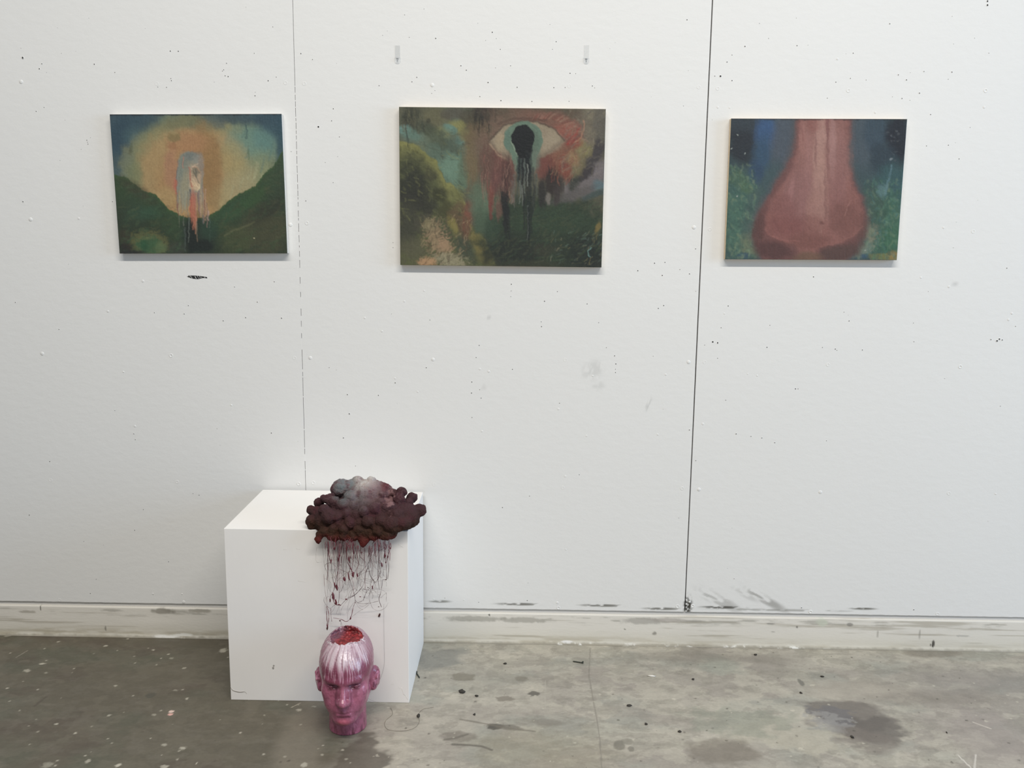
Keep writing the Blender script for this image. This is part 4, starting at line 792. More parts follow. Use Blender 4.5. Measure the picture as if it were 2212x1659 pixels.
# ------------------------------------------------------------------ signed-distance sculpting
def surface_nets(D, org, h):
    s = D < 0; nx, ny, nz = D.shape
    c = [(i, j, k) for i in (0, 1) for j in (0, 1) for k in (0, 1)]
    def sh(A, o): return A[o[0]:nx-1+o[0], o[1]:ny-1+o[1], o[2]:nz-1+o[2]]
    cnt = sum(sh(s, o).astype(np.int8) for o in c); act = (cnt > 0) & (cnt < 8)
    ijk = np.argwhere(act); vals = {o: D[ijk[:, 0]+o[0], ijk[:, 1]+o[1], ijk[:, 2]+o[2]] for o in c}
    acc = np.zeros((len(ijk), 3)); n = np.zeros(len(ijk))
    for a in c:
        for ax in range(3):
            if a[ax] == 0:
                b = list(a); b[ax] = 1; b = tuple(b); va, vb = vals[a], vals[b]; m = (va < 0) != (vb < 0)
                t = va/(va-vb+1e-12); p = np.tile(np.array(a, float), (len(ijk), 1)); p[:, ax] = t
                acc[m] += p[m]; n[m] += 1
    V = (ijk+acc/n[:, None])*h+np.array(org)
    ind = -np.ones(act.shape, np.int64); ind[act] = np.arange(len(ijk)); F = []
    for ax in range(3):
        o1, o2 = [(1, 2), (2, 0), (0, 1)][ax]
        sl0 = [slice(1, -1)]*3; sl1 = [slice(1, -1)]*3; sl0[ax] = slice(0, -1); sl1[ax] = slice(1, None)
        a = s[tuple(sl0)]; b = s[tuple(sl1)]
        for sgn in (0, 1):
            e = np.argwhere((a & ~b) if sgn == 0 else (~a & b))
            off = np.array([1, 1, 1]); off[ax] = 0; e = e+off
            def g(d1, d2):
                q = e.copy(); q[:, o1] -= d1; q[:, o2] -= d2; return ind[q[:, 0], q[:, 1], q[:, 2]]
            Q = np.stack([g(1, 1), g(0, 1), g(0, 0), g(1, 0)], -1)
            F.append(Q if sgn == 0 else Q[:, ::-1])
    F = np.vstack(F); F = F[(F >= 0).all(1)]
    return V, F
def normals(V, F):
    n = np.cross(V[F[:, 2]]-V[F[:, 0]], V[F[:, 3]]-V[F[:, 1]]); N = np.zeros_like(V)
    for k in range(4): np.add.at(N, F[:, k], n)
    return N/(np.linalg.norm(N, axis=1)[:, None]+1e-12)
def smin(a, b, k):
    h = np.clip(.5+.5*(b-a)/k, 0, 1); return b*(1-h)+a*h-k*h*(1-h)
def smax(a, b, k): return -smin(-a, -b, k)
class Vol:
    def __init__(s, lo, hi, h):
        s.h = h; s.lo = np.array(lo); ax = [np.arange(lo[i], hi[i], h) for i in range(3)]; s.ax = ax
        s.D = np.full([len(a) for a in ax], .05, np.float32)
    def view(s, lo, hi):
        i = [(max(0, int((lo[k]-s.lo[k])/s.h)), min(len(s.ax[k]), int((hi[k]-s.lo[k])/s.h)+2)) for k in range(3)]
        sl = tuple(slice(a, b) for a, b in i)
        return sl, s.ax[0][sl[0]][:, None, None], s.ax[1][sl[1]][None, :, None], s.ax[2][sl[2]][None, None, :]
    def ell(s, c, r, k=.006, sub=False, pad=.02, rz=0, rx=0, ry=0):
        c = np.array(c, float); r = np.array(r, float); R = r.max()+pad
        sl, x, y, z = s.view(c-R, c+R); x = x-c[0]; y = y-c[1]; z = z-c[2]
        if rz: ca, sa = math.cos(rz), math.sin(rz); x, y = x*ca+y*sa, -x*sa+y*ca
        if rx: ca, sa = math.cos(rx), math.sin(rx); y, z = y*ca+z*sa, -y*sa+z*ca
        if ry: ca, sa = math.cos(ry), math.sin(ry); x, z = x*ca+z*sa, -x*sa+z*ca
        k0 = np.sqrt((x/r[0])**2+(y/r[1])**2+(z/r[2])**2); k1 = np.sqrt((x/r[0]**2)**2+(y/r[1]**2)**2+(z/r[2]**2)**2)+1e-6
        d = k0*(k0-1)/k1
        s.D[sl] = smax(s.D[sl], -d, k) if sub else smin(s.D[sl], d, k)
    def cap(s, a, b, ra, rb=None, k=.006, sub=False, pad=.02):
        rb = ra if rb is None else rb; a = np.array(a, float); b = np.array(b, float); R = max(ra, rb)+pad
        sl, x, y, z = s.view(np.minimum(a, b)-R, np.maximum(a, b)+R); ab = b-a
        t = np.clip(((x-a[0])*ab[0]+(y-a[1])*ab[1]+(z-a[2])*ab[2])/(ab@ab), 0, 1)
        d = np.sqrt((x-a[0]-t*ab[0])**2+(y-a[1]-t*ab[1])**2+(z-a[2]-t*ab[2])**2)-(ra+(rb-ra)*t)
        s.D[sl] = smax(s.D[sl], -d, k) if sub else smin(s.D[sl], d, k)
    def mesh(s): return surface_nets(s.D, s.lo, s.h)

# ------------------------------------------------------------------ HEAD (local: x right, y back, z up, face looks to -y)
Hd = Vol((-.10, -.135, -.012), (.10, .115, .300), .0016)
Hd.ell((0, .012, .192), (.0745, .094, .090), .01); Hd.ell((0, -.020, .185), (.068, .075, .070), .02)
Hd.ell((0, -.032, .125), (.058, .056, .078), .02)
Hd.cap((0, .004, -.02), (0, .010, .13), .0535, .050, .02)
for s in (-1, 1):
    Hd.cap((s*.047, .000, .105), (s*.017, -.066, .066), .0175, .0175, .02)          # jaw
    Hd.ell((s*.043, -.054, .136), (.020, .019, .017), .016)                         # cheekbone
    Hd.ell((s*.036, -.056, .110), (.018, .022, .026), .02)
    Hd.cap((s*.008, -.0905, .1740), (s*.044, -.0735, .1755), .0090, .0080, .008)     # brow
    Hd.ell((s*.029, -.0985, .1560), (.0185, .0165, .0110), .008, True)               # socket
    Hd.ell((s*.030, -.0715, .1545), (.0150, .0115, .0095), .004)                     # eyeball + lids
    Hd.cap((s*.017, -.0845, .1540), (s*.043, -.0770, .1550), .0014, .0012, .002, True, .01)  # lid slit
    Hd.cap((s*.016, -.0850, .1620), (s*.043, -.0765, .1625), .0018, .0016, .003, True, .01)  # crease
Hd.ell((0, -.078, .064), (.0200, .0160, .0145), .014)                                # chin
Hd.ell((0, -.070, .095), (.030, .0235, .028), .016)                                  # muzzle
Hd.cap((0, -.087, .166), (0, -.1080, .128), .0078, .0092, .009)                      # nose
Hd.ell((0, -.1120, .1235), (.0105, .0100, .0090), .006)
for s in (-1, 1):
    Hd.ell((s*.0115, -.1000, .1200), (.0072, .0110, .0072), .006)
    Hd.cap((s*.0125, -.0880, .150), (s*.0150, -.0920, .122), .0040, .0060, .010)
    Hd.ell((s*.0070, -.1080, .1115), (.0040, .0055, .0035), .003, True, .01)
Hd.cap((-.016, -.0865, .0935), (.016, -.0865, .0935), .0045, .0045, .005); Hd.cap((0, -.0930, .0945), (0, -.0925, .0935), .0040, .0040, .006)
Hd.cap((-.014, -.0880, .0835), (.014, -.0880, .0835), .0055, .0055, .005)
for s in (-1, 1): Hd.cap((0, -.0985, .0888), (s*.0130, -.0960, .0892), .0016, .0013, .003, True, .01); Hd.cap((s*.0130, -.0960, .0892), (s*.0235, -.0905, .0905), .0013, .0008, .003, True, .01)
Hd.cap((-.012, -.0965, .0735), (.012, -.0965, .0735), .0045, .0045, .008, True)
for s in (-1, 1):                                                                    # ears
    Hd.ell((s*.0780, .012, .136), (.0070, .0200, .0330), .006, rz=-s*.70, rx=.12)
    Hd.ell((s*.0862, .004, .141), (.0045, .0110, .0195), .003, True, rz=-s*.70, rx=.12)
    Hd.ell((s*.0820, .000, .128), (.0050, .0065, .0080), .003, True)
    Hd.ell((s*.0750, .003, .114), (.0060, .0100, .0100), .008)
    Hd.cap((s*.0890, .012, .154), (s*.0850, -.003, .138), .0022, .0020, .003)
    Hd.cap((s*.0710, .008, .116), (s*.0740, .010, .152), .0125, .0110, .008)
# open crown
sl, x, y, z = Hd.view((-.2, -.2, .2), (.2, .2, .4))
ang = np.arctan2(y-.000, x); wob = 1+.07*np.sin(3*ang+1)+.05*np.sin(7*ang+.5)+.035*np.sin(13*ang+2)+.02*np.sin(23*ang)
rr = np.hypot(x/.0450, (y-.001)/.0430)/wob
cav = np.maximum((rr-1)*.045, (.259+.0*x-z)+.010*rr**2*0-.006*(1-rr))
Hd.D[sl] = smax(Hd.D[sl], -cav, .003)
Hd.D = np.maximum(Hd.D, -(Hd.ax[2][None, None, :]-.0005+0*Hd.D)).astype(np.float32)
HV, HF = Hd.mesh(); HN = normals(HV, HF)
if (HN*(HV-HV.mean(0))).sum() < 0: HF = HF[:, ::-1]; HN = -HN
hx, hy, hz = HV.T
azi = np.arctan2(hx, -(hy-.002)); topr = np.hypot(hx/.0450, (hy-.001)/.0430)
incav = (topr < 1.06) & (hz > .245) & ((HN[:, 2] > .35) & (topr < .98) | (((HN[:, 0]*hx+HN[:, 1]*(hy-.002)) < 0)))
rimw = sm(1.35, 1.02, topr)*(hz > .235)
# runs of glaze coming down from the rim
da = azi*16; dl = noise2(da, 0*da, 501); drop_end = .172+.056*noise2(azi*26, 0*azi, 503)+.020*np.abs(np.sin(azi*1.0))
run = sm(.45, .62, noise2(azi*(30)+1.2*np.sin(hz*60), hz*14, 505)*.65+noise2(azi*13, hz*5, 515)*.35)*sm(-.004, .006, hz-drop_end)
nf = fbm3(hx*90, hy*90, hz*90, 510, 3); nf2 = fbm3(hx*260, hy*260, hz*260, 520, 2)
disp = .0010*run*sm(1.0, 1.2, topr)+.0006*nf+.0004*nf2+rimw*.0026*fbm3(hx*230, hy*230, hz*230, 530, 3)
disp = np.where(incav, .0045*fbm3(hx*170, hy*170, hz*170, 540, 3), disp)*sm(.0, .006, hz)
HV = HV+HN*disp[:, None]
hc = np.tile(lin((186, 92, 126)), (len(HV), 1))
def hm(c, a):
    global hc; a = np.clip(a, 0, 1); hc = hc*(1-a[:, None])+lin(c)[None]*a[:, None]
hm((164, 72, 106), sm(-.1, .5, nf)*.6); hm((206, 118, 150), sm(.1, .5, fbm3(hx*50, hy*50, hz*50, 550, 4))*.55)
hm((128, 56, 84), sm(.05, .45, fbm3(hx*38+4, hy*38, hz*24, 560, 4))*.5)
hm((120, 48, 72), sm(.2, .55, fbm3(hx*110, hy*110, hz*30, 570, 3))*sm(.10, .02, hz)*.8)      # neck runs
front = sm(.03, -.05, hy)
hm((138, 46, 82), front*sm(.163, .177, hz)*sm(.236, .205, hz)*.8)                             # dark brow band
for s in (-1, 1):  # shade in sockets, creases and beside the nose painted into the glaze
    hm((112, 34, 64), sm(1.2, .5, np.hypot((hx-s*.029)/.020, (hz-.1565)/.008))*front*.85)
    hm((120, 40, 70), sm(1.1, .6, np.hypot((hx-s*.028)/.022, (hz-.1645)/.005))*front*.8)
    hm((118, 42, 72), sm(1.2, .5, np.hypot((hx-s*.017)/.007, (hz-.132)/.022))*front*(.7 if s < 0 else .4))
    hm((120, 40, 72), sm(.1, .5, fbm3(hx*120, hy*120, hz*120, 580, 3))*(np.abs(hx) > .073)*.9)
    hm((226, 142, 176), sm(.15, .5, fbm3(hx*120+5, hy*120, hz*120, 585, 3))*(np.abs(hx) > .073)*.6)
hm((128, 44, 74), sm(1.2, .4, np.hypot(hx/.026, (hz-.0897)/.0022))*front*.6); hm((118, 40, 70), sm(1.2, .5, np.hypot(hx/.016, (hz-.0785)/.004))*front*.45)  # shade of the mouth line and under the lip, painted likewise
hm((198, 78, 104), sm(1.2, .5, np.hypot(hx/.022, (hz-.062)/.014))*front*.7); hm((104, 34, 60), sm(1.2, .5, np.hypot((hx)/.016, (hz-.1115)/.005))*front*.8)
hm((204, 116, 140), sm(1.2, .4, np.hypot((hx-.003)/.004, (hz-.142)/.022))*front*.5)
hm((120, 50, 76), sm(.0, .5, nf2)*.25); hm((104, 40, 62), sm(.045, .02, hz)*sm(-.1, .4, fbm3(hx*70, hy*70, hz*25, 575, 3))*.55)
whitez = .218+.034*noise2(azi*22, 0*azi, 507)-.012*np.cos(azi)  # white glaze cap, spread at front right as a painted highlight
hm((218, 190, 200), sm(-.010, .012, hz-whitez+.012*np.cos(azi-.3))*.9); hm((164, 112, 130), sm(-.010, .012, hz-whitez)*sm(.1, .5, nf)*.5); hm((150, 92, 112), sm(-.010, .012, hz-whitez)*sm(.55, .8, noise2(azi*30, hz*20, 509))*.7)
hm((212, 150, 174), run*.62); hm((228, 208, 216), run*sm(.195, .225, hz)*.8); hm((128, 48, 76), (1-run)*sm(.55, .75, noise2(azi*34, hz*9, 506))*sm(.17, .19, hz)*sm(.255, .235, hz)*.7)
thin = sm(.66, .80, noise2(azi*52, hz*7, 517))*sm(.168, .176, hz-.012*noise2(azi*52, 0*azi, 518)); hm((214, 150, 176), thin*sm(.225, .215, hz)*.7)
side = sm(.6, 1.3, np.abs(azi)); hm((168, 104, 124), side*sm(.19, .22, hz)*.75)
hm((236, 226, 230), rimw*sm(.0, .35, fbm3(hx*200, hy*200, hz*200, 590, 3))); hm((118, 84, 100), rimw*sm(.1, .4, fbm3(hx*200+9, hy*200, hz*200, 595, 3))*.8)
redc = np.tile(lin((190, 36, 44)), (len(HV), 1)); t = sm(-.3, .4, fbm3(hx*150, hy*150, hz*150, 600, 3))[:, None]
redc = redc*t+lin((120, 20, 28))[None]*(1-t); t = (sm(.25, .5, fbm3(hx*240, hy*240, hz*240, 605, 2))*.5)[:, None]; redc = redc*(1-t)+lin((206, 70, 70))[None]*t
t = (sm(.01, .035, -hx+.4*hy)*.7)[:, None]; redc = redc*(1-t)+lin((120, 88, 108))[None]*t
hc = np.where(incav[:, None], redc, hc)
head = empty('head_sculpture', (.2245, -.523, 0), math.radians(5)); tag(head, 'glossy pink sculpted head with an open red crown, on the floor', 'sculpture')
fi = incav[HF].sum(1) >= 3
def submesh(name, V, F, col, m, parent):
    u, inv = np.unique(F.ravel(), return_inverse=True); return mesh_np(name, V[u], inv.reshape(F.shape), m, parent, True, col[u])
hl = (hc*np.array([.3, .6, .1])).sum(1, keepdims=True); hcg = (hc*.80+hl*.20)*.86; HV[:, 0] *= .945; HV[:, 2] = np.where(HV[:, 2] > .19, .19+(HV[:, 2]-.19)*.91, HV[:, 2])
submesh('head_body', HV, HF[~fi], hcg, M_HEAD, head)
submesh('crown_cavity', HV, HF[fi], hcg, M_CRATER, head)

# ------------------------------------------------------------------ CLOUD
cloud = empty('cloud_sculpture', (.25, -.34, PH)); tag(cloud, 'dark maroon and grey lumpy cloud with hanging threads, on the white plinth', 'sculpture')
CO = np.array([.25, -.34, PH])
Cl = Vol((.06, -.475, .430), (.46, -.20, .670), .0017)
B = [(700, 340, 150), (830, 330, 140), (980, 230, 110), (1190, 220, 90), (1090, 330, 130), (870, 480, 130), (1050, 450, 120), (1230, 400, 120), (1250, 300, 80), (1420, 320, 75), (1380, 430, 110), (740, 270, 90), (880, 250, 70),
     (1540, 400, 70), (1680, 390, 80), (1620, 470, 80), (1650, 520, 90), (1840, 480, 95), (1780, 560, 90), (1960, 680, 112), (2010, 640, 60), (1890, 850, 76), (1750, 700, 120), (1700, 880, 130), (1500, 900, 130), (1600, 760, 110),
     (1250, 660, 112), (1430, 650, 112), (1070, 700, 90), (900, 640, 100), (740, 600, 110), (600, 560, 110), (500, 500, 80), (360, 560, 85), (440, 490, 60), (540, 460, 60), (1350, 560, 80), (1500, 620, 90),
     (240, 670, 78), (340, 720, 110), (250, 850, 105), (380, 880, 120), (520, 780, 130), (650, 780, 110), (240, 930, 66), (450, 680, 100), (800, 740, 90), (950, 760, 80),
     (600, 980, 110), (750, 990, 84), (990, 990, 84), (1310, 1000, 90), (850, 880, 100), (1150, 860, 105), (1350, 850, 100), (450, 1020, 90), (370, 1060, 70), (350, 1150, 44), (560, 1080, 90), (740, 1090, 76), (900, 1090, 84), (1080, 1150, 90), (1060, 1210, 50), (1230, 1090, 80), (1440, 1070, 80), (1560, 960, 90), (1380, 1100, 60), (1640, 960, 70), (1120, 1010, 80), (1000, 880, 80), (1250, 930, 70), (680, 880, 80), (1750, 940, 60), (1800, 780, 100)]
def ydep(cy): return float(np.interp(cy, [200, 350, 480, 620, 760, 900, 1200], [-.315, -.335, -.36, -.392, -.412, -.422, -.424]))
# core
Cl.ell((.262, -.335, .545), (.115, .075, .055), .004); Cl.ell((.255, -.318, .585), (.075, .055, .045), .006); Cl.cap((.15, -.375, .530), (.37, -.375, .545), .040, .036, .006)
Cl.cap(at(640+440/7.373, 1010+1020/7.373, y=-.415), at(640+350/7.373, 1010+1150/7.373, y=-.420), .010, .006, .008)
Cl.cap((.17, -.408, .505), (.33, -.408, .508), .018, .018, .006)
for (cx, cy0, cy1, r0) in [(345, 1130, 1215, 40), (620, 1120, 1190, 50), (880, 1130, 1190, 44), (1065, 1180, 1275, 60), (1240, 1130, 1190, 50), (1450, 1080, 1150, 50), (760, 1110, 1170, 40)]:
    a_ = at(640+cx/7.373, 1010+cy0/7.373, y=-.420); b_ = at(640+cx/7.373+rnd.uniform(-1, 1), 1010+cy1/7.373, y=-.423); Cl.cap(a_, b_, r0/7.373/790, .0016, .010)
rb = random.Random(5)
for (cx, cy, r) in B:
    px, py = 640+cx/7.373, 1010+cy/7.373; y = ydep(cy)+rb.uniform(-.006, .006)
    if (cx < 420 or cx > 1700) and cy < 1000: y += .035
    R = r/7.373/790*1.02
    p = at(px, py, y=y+R*.25); Cl.ell(p, (R*rb.uniform(.94, 1.08), R*rb.uniform(.85, 1.0), R*rb.uniform(.88, 1.02)), .0038, ry=rb.uniform(-.5, .5))
for i in range(34):                                  # lumps on the far side
    a = rb.uniform(.1, math.pi-.1); rr_ = rb.uniform(.7, 1.0)
    p = (.255+.12*math.cos(a)*rr_, -.335+.065*math.sin(a)*rr_, .525+.045*rb.random()); R = rb.uniform(.013, .019); Cl.ell(p, (R, R, R), .003)
sl, x, y, z = Cl.view((-1, -1, -1), (2, 2, 2))
boxd = np.maximum(np.maximum(PY0-.0012-y, y-PY1), z-PH-.0004)+0*x
Cl.D = np.maximum(Cl.D, -np.maximum(boxd, np.maximum(x-PX1-.0012, PX0-x))).astype(np.float32)
CV, CF = Cl.mesh(); CN = normals(CV, CF)
if (CN*(CV-CV.mean(0))).sum() < 0: CF = CF[:, ::-1]; CN = -CN
x, y, z = CV.T
f1 = fbm3(x*70, y*70, z*70, 700, 3); f2 = fbm3(x*260, y*260, z*260, 710, 3)
keep = np.where((z < PH+.003) & (y > PY0-.003), 0, 1)
f3 = fbm3(x*120, y*120, z*120, 715, 3)
CV = CV+CN*((.0022*f1+.0022*f3-.0014*np.abs(f2))*keep)[:, None]
cc = np.tile(lin((80, 56, 56)), (len(CV), 1))
def cm(c, a):
    global cc; a = np.clip(a, 0, 1); cc = cc*(1-a[:, None])+lin(c)[None]*a[:, None]
cm((86, 60, 68), sm(.54, .58, z+.008*f1)*.8); cm((92, 50, 64), sm(-.1, .4, fbm3(x*22, y*22, z*22, 720, 3))*.5)
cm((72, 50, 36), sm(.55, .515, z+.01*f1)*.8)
d = np.sqrt(((x-.235)/.080)**2+((z-.632)/.056)**2)
cm((134, 128, 134), sm(1.25, .5, d+.2*f1)*.95); cm((186, 184, 186), sm(.95, .2, np.sqrt(((x-.245)/.060)**2+((z-.638)/.034)**2)+.25*f1)*.9)
cm((104, 112, 118), sm(1.2, .5, np.sqrt(((x-.190)/.034)**2+((z-.618)/.032)**2)+.2*f1)*.85)
cm((132, 98, 106), sm(1.2, .4, np.sqrt(((x-.285)/.045)**2+((z-.608)/.032)**2)+.6*f1)*.45); cm((190, 150, 156), sm(1.1, .6, np.sqrt(((x-.322)/.012)**2+((z-.600)/.030)**2)+1.2*f3)*.6); cm((120, 66, 76), sm(1.2, .5, np.sqrt(((x-.308)/.018)**2+((z-.628)/.018)**2)+.3*f1)*.8)
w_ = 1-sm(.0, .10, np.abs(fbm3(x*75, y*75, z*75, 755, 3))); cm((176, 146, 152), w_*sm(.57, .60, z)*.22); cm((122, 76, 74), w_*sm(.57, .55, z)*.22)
cm((92, 52, 62), sm(.0, .45, fbm3(x*60, y*60, z*60, 730, 4))*sm(.52, .60, z)*.55)
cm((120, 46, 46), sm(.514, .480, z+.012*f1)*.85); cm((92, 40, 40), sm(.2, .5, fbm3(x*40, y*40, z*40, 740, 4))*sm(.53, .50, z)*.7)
cm((128, 70, 78), sm(.25, .5, fbm3(x*120, y*120, z*30, 760, 3))*sm(.50, .48, z)*.6)
# colour gain: airbrushed top left paler, everything else darker
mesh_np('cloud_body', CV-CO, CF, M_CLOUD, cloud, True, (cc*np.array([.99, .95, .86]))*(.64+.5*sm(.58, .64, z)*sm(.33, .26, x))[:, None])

# threads: traced off a close-up, hanging 1-4 cm in front of the plinth face
T = [([(370, -60), (430, 190), (460, 330), (470, 450), (500, 620), (520, 700), (500, 800), (450, 900), (440, 1000)], 1.3, 0),
 ([(560, -60), (580, 130), (570, 280), (580, 400), (550, 620), (560, 700), (600, 760), (600, 900), (590, 1020)], 1.1, 0),
 ([(650, -60), (640, 300), (680, 450), (690, 560)], .9, 0), ([(740, -60), (740, 180), (760, 300), (820, 420), (870, 560)], 2.2, 1),
 ([(870, -60), (900, 200), (960, 300), (980, 420), (950, 600), (930, 750), (870, 850)], .8, 0), ([(940, 0), (980, 180), (1080, 290), (1130, 400), (1170, 540), (1240, 640)], 1.0, 0),
 ([(1200, 0), (1180, 180), (1100, 340), (980, 470), (930, 500)], .9, 0), ([(1200, 80), (1130, 350), (1080, 480), (1050, 650), (990, 760), (870, 880), (740, 950), (630, 1060)], 1.4, 0),
 ([(1320, 40), (1310, 180), (1350, 300), (1360, 420), (1290, 600), (1230, 660), (1200, 600)], 1.1, 0), ([(1430, -60), (1420, 200), (1440, 300), (1450, 480), (1450, 600), (1380, 600), (1370, 700), (1340, 850), (1320, 950), (1360, 1090)], 1.3, 0),
 ([(1530, -60), (1530, 30), (1470, 180), (1440, 290)], 1.2, 1), ([(300, -40), (330, 300), (360, 400), (420, 560), (440, 750), (440, 820)], .7, 2),
 ([(330, 500), (350, 800), (380, 1000), (380, 1250), (400, 1400)], .8, 1), ([(390, 1080), (420, 1250), (400, 1450)], 1.6, 1), ([(375, 1080), (380, 1260), (395, 1400)], 1.2, 1),
 ([(630, 1060), (540, 1040), (500, 960), (500, 850)], 2.4, 1), ([(890, 1000), (860, 1080), (820, 1250), (770, 1330), (720, 1350), (640, 1310), (500, 1285)], 1.5, 1),
 ([(630, 1320), (640, 1420), (650, 1540)], .8, 0), ([(600, 1320), (655, 1400), (670, 1530)], .5, 2), ([(790, 590), (850, 780), (880, 900), (890, 1000)], 1.1, 0), ([(700, 650), (650, 780), (610, 830)], .8, 0),
 ([(1310, 980), (1200, 1010), (1050, 1030), (930, 1010), (890, 960)], .9, 0), ([(890, 1000), (960, 1100), (1030, 1130), (1120, 1060), (1180, 1000)], .6, 2),
 ([(1480, 1010), (1430, 1100), (1340, 1150), (1250, 1140), (1190, 1080), (1140, 920), (1180, 780)], .7, 2), ([(830, 1270), (940, 1180), (1030, 1130)], .6, 2),
 ([(1010, 770), (1150, 790), (1210, 880), (1190, 950)], .6, 0), ([(590, 400), (680, 440), (750, 470)], .7, 0), ([(200, 20), (180, 200), (210, 290), (300, 280)], .4, 2),
 ([(1180, 100), (1180, 230), (1220, 360), (1300, 440), (1310, 560)], .7, 2), ([(980, 600), (1100, 580), (1180, 610), (1280, 560)], .7, 2), ([(760, -20), (760, 150), (800, 380), (770, 480), (780, 560), (765, 660)], 1.2, 1),
 ([(600, 1070), (560, 1200), (600, 1230), (600, 1040)], .5, 2), ([(1390, -30), (1390, 40), (1300, 100), (1280, 180), (1200, 150)], .9, 0), ([(340, 900), (330, 980), (380, 1060), (440, 1110), (520, 1050)], .7, 0),
 ([(450, 1100), (460, 1250), (475, 1350)], 1.0, 1), ([(1250, 690), (1240, 800), (1310, 870), (1340, 850)], .6, 2), ([(1100, 780), (1030, 960), (940, 1010)], .9, 0), ([(860, 880), (760, 960), (680, 1060), (640, 1150), (620, 1240)], .5, 2),
 ([(1130, 400), (1160, 520), (1200, 600), (1260, 640), (1310, 560)], 1.1, 0), ([(1350, 330), (1330, 520), (1360, 560), (1390, 540), (1390, 300)], .9, 0), ([(950, 330), (880, 480), (930, 620), (900, 760), (930, 800)], .7, 0),
 ([(820, 560), (860, 700), (860, 850)], .8, 3), ([(900, 0), (870, 120), (900, 240), (910, 420), (930, 620)], .8, 3), ([(1020, 100), (1000, 150), (990, 120), (960, 60)], .8, 0), ([(1120, 40), (1140, 130), (1120, 200)], 1.0, 0),
 ([(400, 780), (390, 900), (410, 1000)], .5, 2), ([(620, 560), (610, 700), (590, 760)], .6, 3), ([(1000, 620), (960, 800), (800, 900), (730, 960)], .6, 2), ([(1180, 620), (1150, 740), (1060, 880), (1040, 980)], .7, 0), ([(1240, 640), (1200, 740), (1170, 780), (1130, 900)], .9, 0), ([(640, 0), (620, 160), (570, 290)], 1.1, 3), ([(430, 0), (440, 120), (470, 250), (450, 320)], .9, 3)]
def tp(cx, cy, y): return at(660+cx/8.295, 1180+cy/8.295, y=y)-CO
rt = random.Random(9)
for pts, w, c in T:
    y = -.417-rt.uniform(-.006, .012); P = []
    for i, (a, b) in enumerate(pts):
        yy = y+rt.uniform(-.004, .004)
        if b <= 120 : yy = min(yy, -.420)
        P.append(tp(a+rt.uniform(-4, 4), b, yy))
    tube('thread', P, lambda t, w=w, s=rt.random()*9: w*.00045*(1+.35*np.sin(t*17+s)+.25*np.sin(t*41+s)), M_THREAD[c], cloud, 5, .0035)
for i in range(150):                                   # short strands just under the cloud
    cx = rt.uniform(330, 1520); cy = rt.uniform(-120, -20) if not 900 < cx < 1200 else rt.uniform(-20, 40); L = rt.uniform(90, 380) if rt.random() < .75 else rt.uniform(380, 900)
    y = -.416-rt.uniform(-.006, .014); k = rt.uniform(-40, 40)
    P = [tp(cx+k*t+rt.uniform(-14, 14)*(t > 0), cy+L*t, y) for t in (0, .25, .5, .75, 1)]
    w = rt.choice([.5, .6, .8, 1.2, 1.6]); tube('thread', P, lambda t, w=w: w*.0005*(1.1-.5*t), M_THREAD[rt.choice([0, 0, 1, 3, 3, 2])], cloud, 4, .005)
for i in range(40):                                   # fine loose loops
    cx = rt.uniform(380, 1400); cy = rt.uniform(250, 1000); y = -.412-rt.uniform(-.004, .014); a = rt.uniform(0, 6.3); P = []; x_, y_ = cx, cy; da_ = rt.uniform(-.5, .5)
    for s_ in range(rt.randint(5, 9)):
        P.append(tp(x_, y_, y)); x_ = min(1450, max(350, x_+62*math.cos(a))); y_ += 62*math.sin(a); a += da_+rt.uniform(-.3, .3)
    tube('thread', P, .00024, M_THREAD[rt.choice([2, 2, 0])], cloud, 4, .005)
for i in range(30):                                   # strands matted on the underside of the cloud
    cx = rt.choice([rt.uniform(330, 620), rt.uniform(700, 900), rt.uniform(1180, 1500)]); cy = rt.uniform(-190, -70)
    w0 = rt.uniform(-14, 14); P = [tp(cx+w0*math.sin(t*1.3)+rt.uniform(-4, 4), cy+t*34, -.4405) for t in range(6)]
    tube('thread', P, .00042, M_THREAD[rt.choice([1, 3])], cloud, 4, .004)
CLT = [(455, 270, 20, 60), (590, 230, 17, 80), (700, 590, 26, 52), (772, 540, 17, 95), (850, 500, 32, 72), (560, 740, 30, 80), (495, 890, 36, 90), (545, 1000, 24, 60), (390, 1430, 15, 50), (388, 1478, 23, 34), (780, 240, 22, 80), (802, 200, 18, 40), (1440, 290, 16, 22), (1365, 330, 22, 48), (1442, 600, 14, 14), (1117, 742, 13, 13), (1310, 1085, 17, 9), (1200, 740, 14, 48), (600, 1045, 30, 14), (730, 950, 26, 16), (980, 905, 22, 9), (805, 1290, 18, 40), (615, 1335, 18, 18), (930, 520, 18, 50), (520, 690, 16, 60), (440, 970, 18, 50), (610, 160, 20, 30), (865, 110, 18, 40), (1425, 170, 22, 60), (1475, 190, 16, 30), (1520, 35, 20, 22), (1000, 110, 14, 20), (520, 40, 18, 36), (735, 60, 18, 60)]
for i, (cx, cy, rx_, rz_) in enumerate(CLT):
    p = tp(cx, cy, -.420); k = 1/8.295/785
    lump('clot', p, (rx_*k*.72, rx_*k*.6, rz_*k*.72), M_CLOTD if i in (9, 14, 15, 16, 22) else M_CLOT, cloud, i+3, .8, None, 10, rt.uniform(-.3, .3))
lump('clot', tp(1325, 1228, -.3965), (.0028, .0016, .0058), M_CLOTD, cloud, 77, .6, None, 8, -.35)
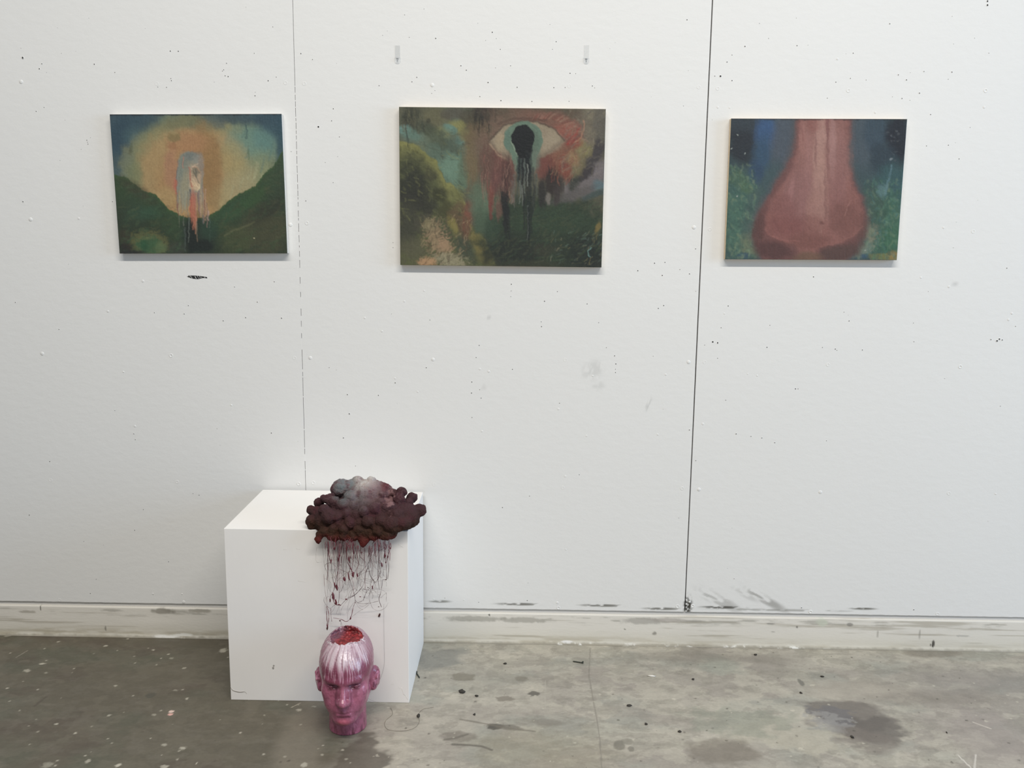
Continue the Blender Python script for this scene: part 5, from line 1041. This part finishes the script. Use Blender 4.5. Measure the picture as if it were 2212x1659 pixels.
# the long fine thread that runs down past the head to the floor
tube('thread', [at(829, 1305, y=-.400)-CO, at(829, 1350, y=-.399)-CO, at(830, 1400, y=-.398)-CO, at(830, 1434, y=-.398)-CO, at(823, 1462, y=-.399)-CO, at(812, 1483, y=-.400)-CO, at(796, 1499, y=-.402)-CO, at(794, 1503, y=-.402)-CO, at(797, 1510, y=-.400)-CO, at(812, 1516.5, y=-.3985)-CO], .00026, M_THREAD[2], cloud, 4, .005)

# ------------------------------------------------------------------ LITTER ON THE FLOOR
def fp(px, py): q = at(px, py, z=0.); return q
def screw(px, py, ang, label):
    p = fp(px, py); e = empty('drywall_screw', (p[0], p[1], 0), ang); tag(e, label, 'screw')
    r = .0018
    V, F = tube_vf(np.array([(t*.030, 0, .0024-.0008*t) for t in np.linspace(0, 1, 12)]), np.array([.0022 if i % 2 else .0016 for i in range(11)]+[.0004]), 8); mesh_py('screw_shaft', V, F, M_STEEL, e)
    V, F = tube_vf(np.array([(-.0045, 0, .0042), (-.0040, 0, .0042), (-.0025, 0, .0040), (0, 0, .0030)]), np.array([.0036, .0042, .0038, .0018]), 10); mesh_py('screw_top', V, F, M_STEEL, e)
screw(1257, 1433, math.radians(160), 'small dark screw lying on the bare concrete near the wall, right of the plinth')
screw(900, 1456, math.radians(-66), 'dark screw lying against the foot of the plinth, at its right side')
def crumb(px, py, w, h, label, m=M_DIRT, name='dirt_crumb', cat='debris', sd=1):
    p = fp(px, py); a = w*.00137/2; b_ = h*.0022/2; hh = min(.004, max(.0012, b_*.5))
    o = lump(name, (0, 0, hh*.6), (a, b_, hh), m, None, sd, .8, 0., 10); o.location = (p[0], p[1], 0); tag(o, label, cat, 'litter on the floor'); return o
for i, (x_, y_, w_, h_, l_) in enumerate([
    (998, 1495, 13, 9, 'largest dark crumb of dirt on the floor right of the plinth'), (1030, 1504, 6, 4, 'small dark crumb just right of the largest crumb'), (1025, 1544, 5, 4, 'small dark crumb on the floor, below and right of the plinth corner'),
    (1091, 1434, 7, 4, 'small grey-brown crumb between the plinth and the wall screw'), (1359, 1525, 11, 4, 'flat ragged dark crumb on the floor under the middle of the wall'), (1396, 1565, 6, 4, 'round dark crumb below the flat ragged one'),
    (1468, 1581, 7, 4, 'dark crumb on the floor below the right wall seam'), (1497, 1468, 6, 4, 'dark crumb on the floor near the foot of the right wall seam'), (1776, 1462, 8, 4, 'dark oval crumb on pale concrete above the big dark stain'),
    (1730, 1497, 5, 4, 'tiny dark crumb left of the big dark stain'), (1841, 1593, 6, 5, 'dark crumb lying in the big dark stain'), (1632, 1415, 7, 4, 'small crumb close to the baseboard, right part of the floor'),
    (2045, 1583, 3, 3, 'speck of dirt at the far right of the floor, beside the scratches'), (904, 1548, 6, 8, 'dark upright shred of dirt tangled with a fine thread')]):
    crumb(x_, y_, w_, h_, l_, sd=i*3+2)
crumb(1407, 1461, 15, 4, 'white flake of paint on the concrete right of the wall screw', M_CHIP, 'paint_flake', 'debris', 91)
crumb(537, 1511.5, 4, 2.4, 'tiny white flake against the lower left front edge of the plinth', M_CHIP, 'paint_flake', 'debris', 92)
P = [fp(a, b)+np.array([0, 0, .0012+.001*math.sin(a)]) for a, b in [(844, 1530), (848, 1543), (834, 1556), (831, 1568), (840, 1577), (867, 1580), (888, 1577), (900, 1570), (906, 1558), (903, 1546), (913, 1534), (937, 1529)]]
o = tube('loose_thread', P, .00042, mat('loose_thread_brown', (112, 104, 88), .7), None, 5, .006); tag(o, 'thin brown thread curled on the floor in front of the plinth corner', 'thread')
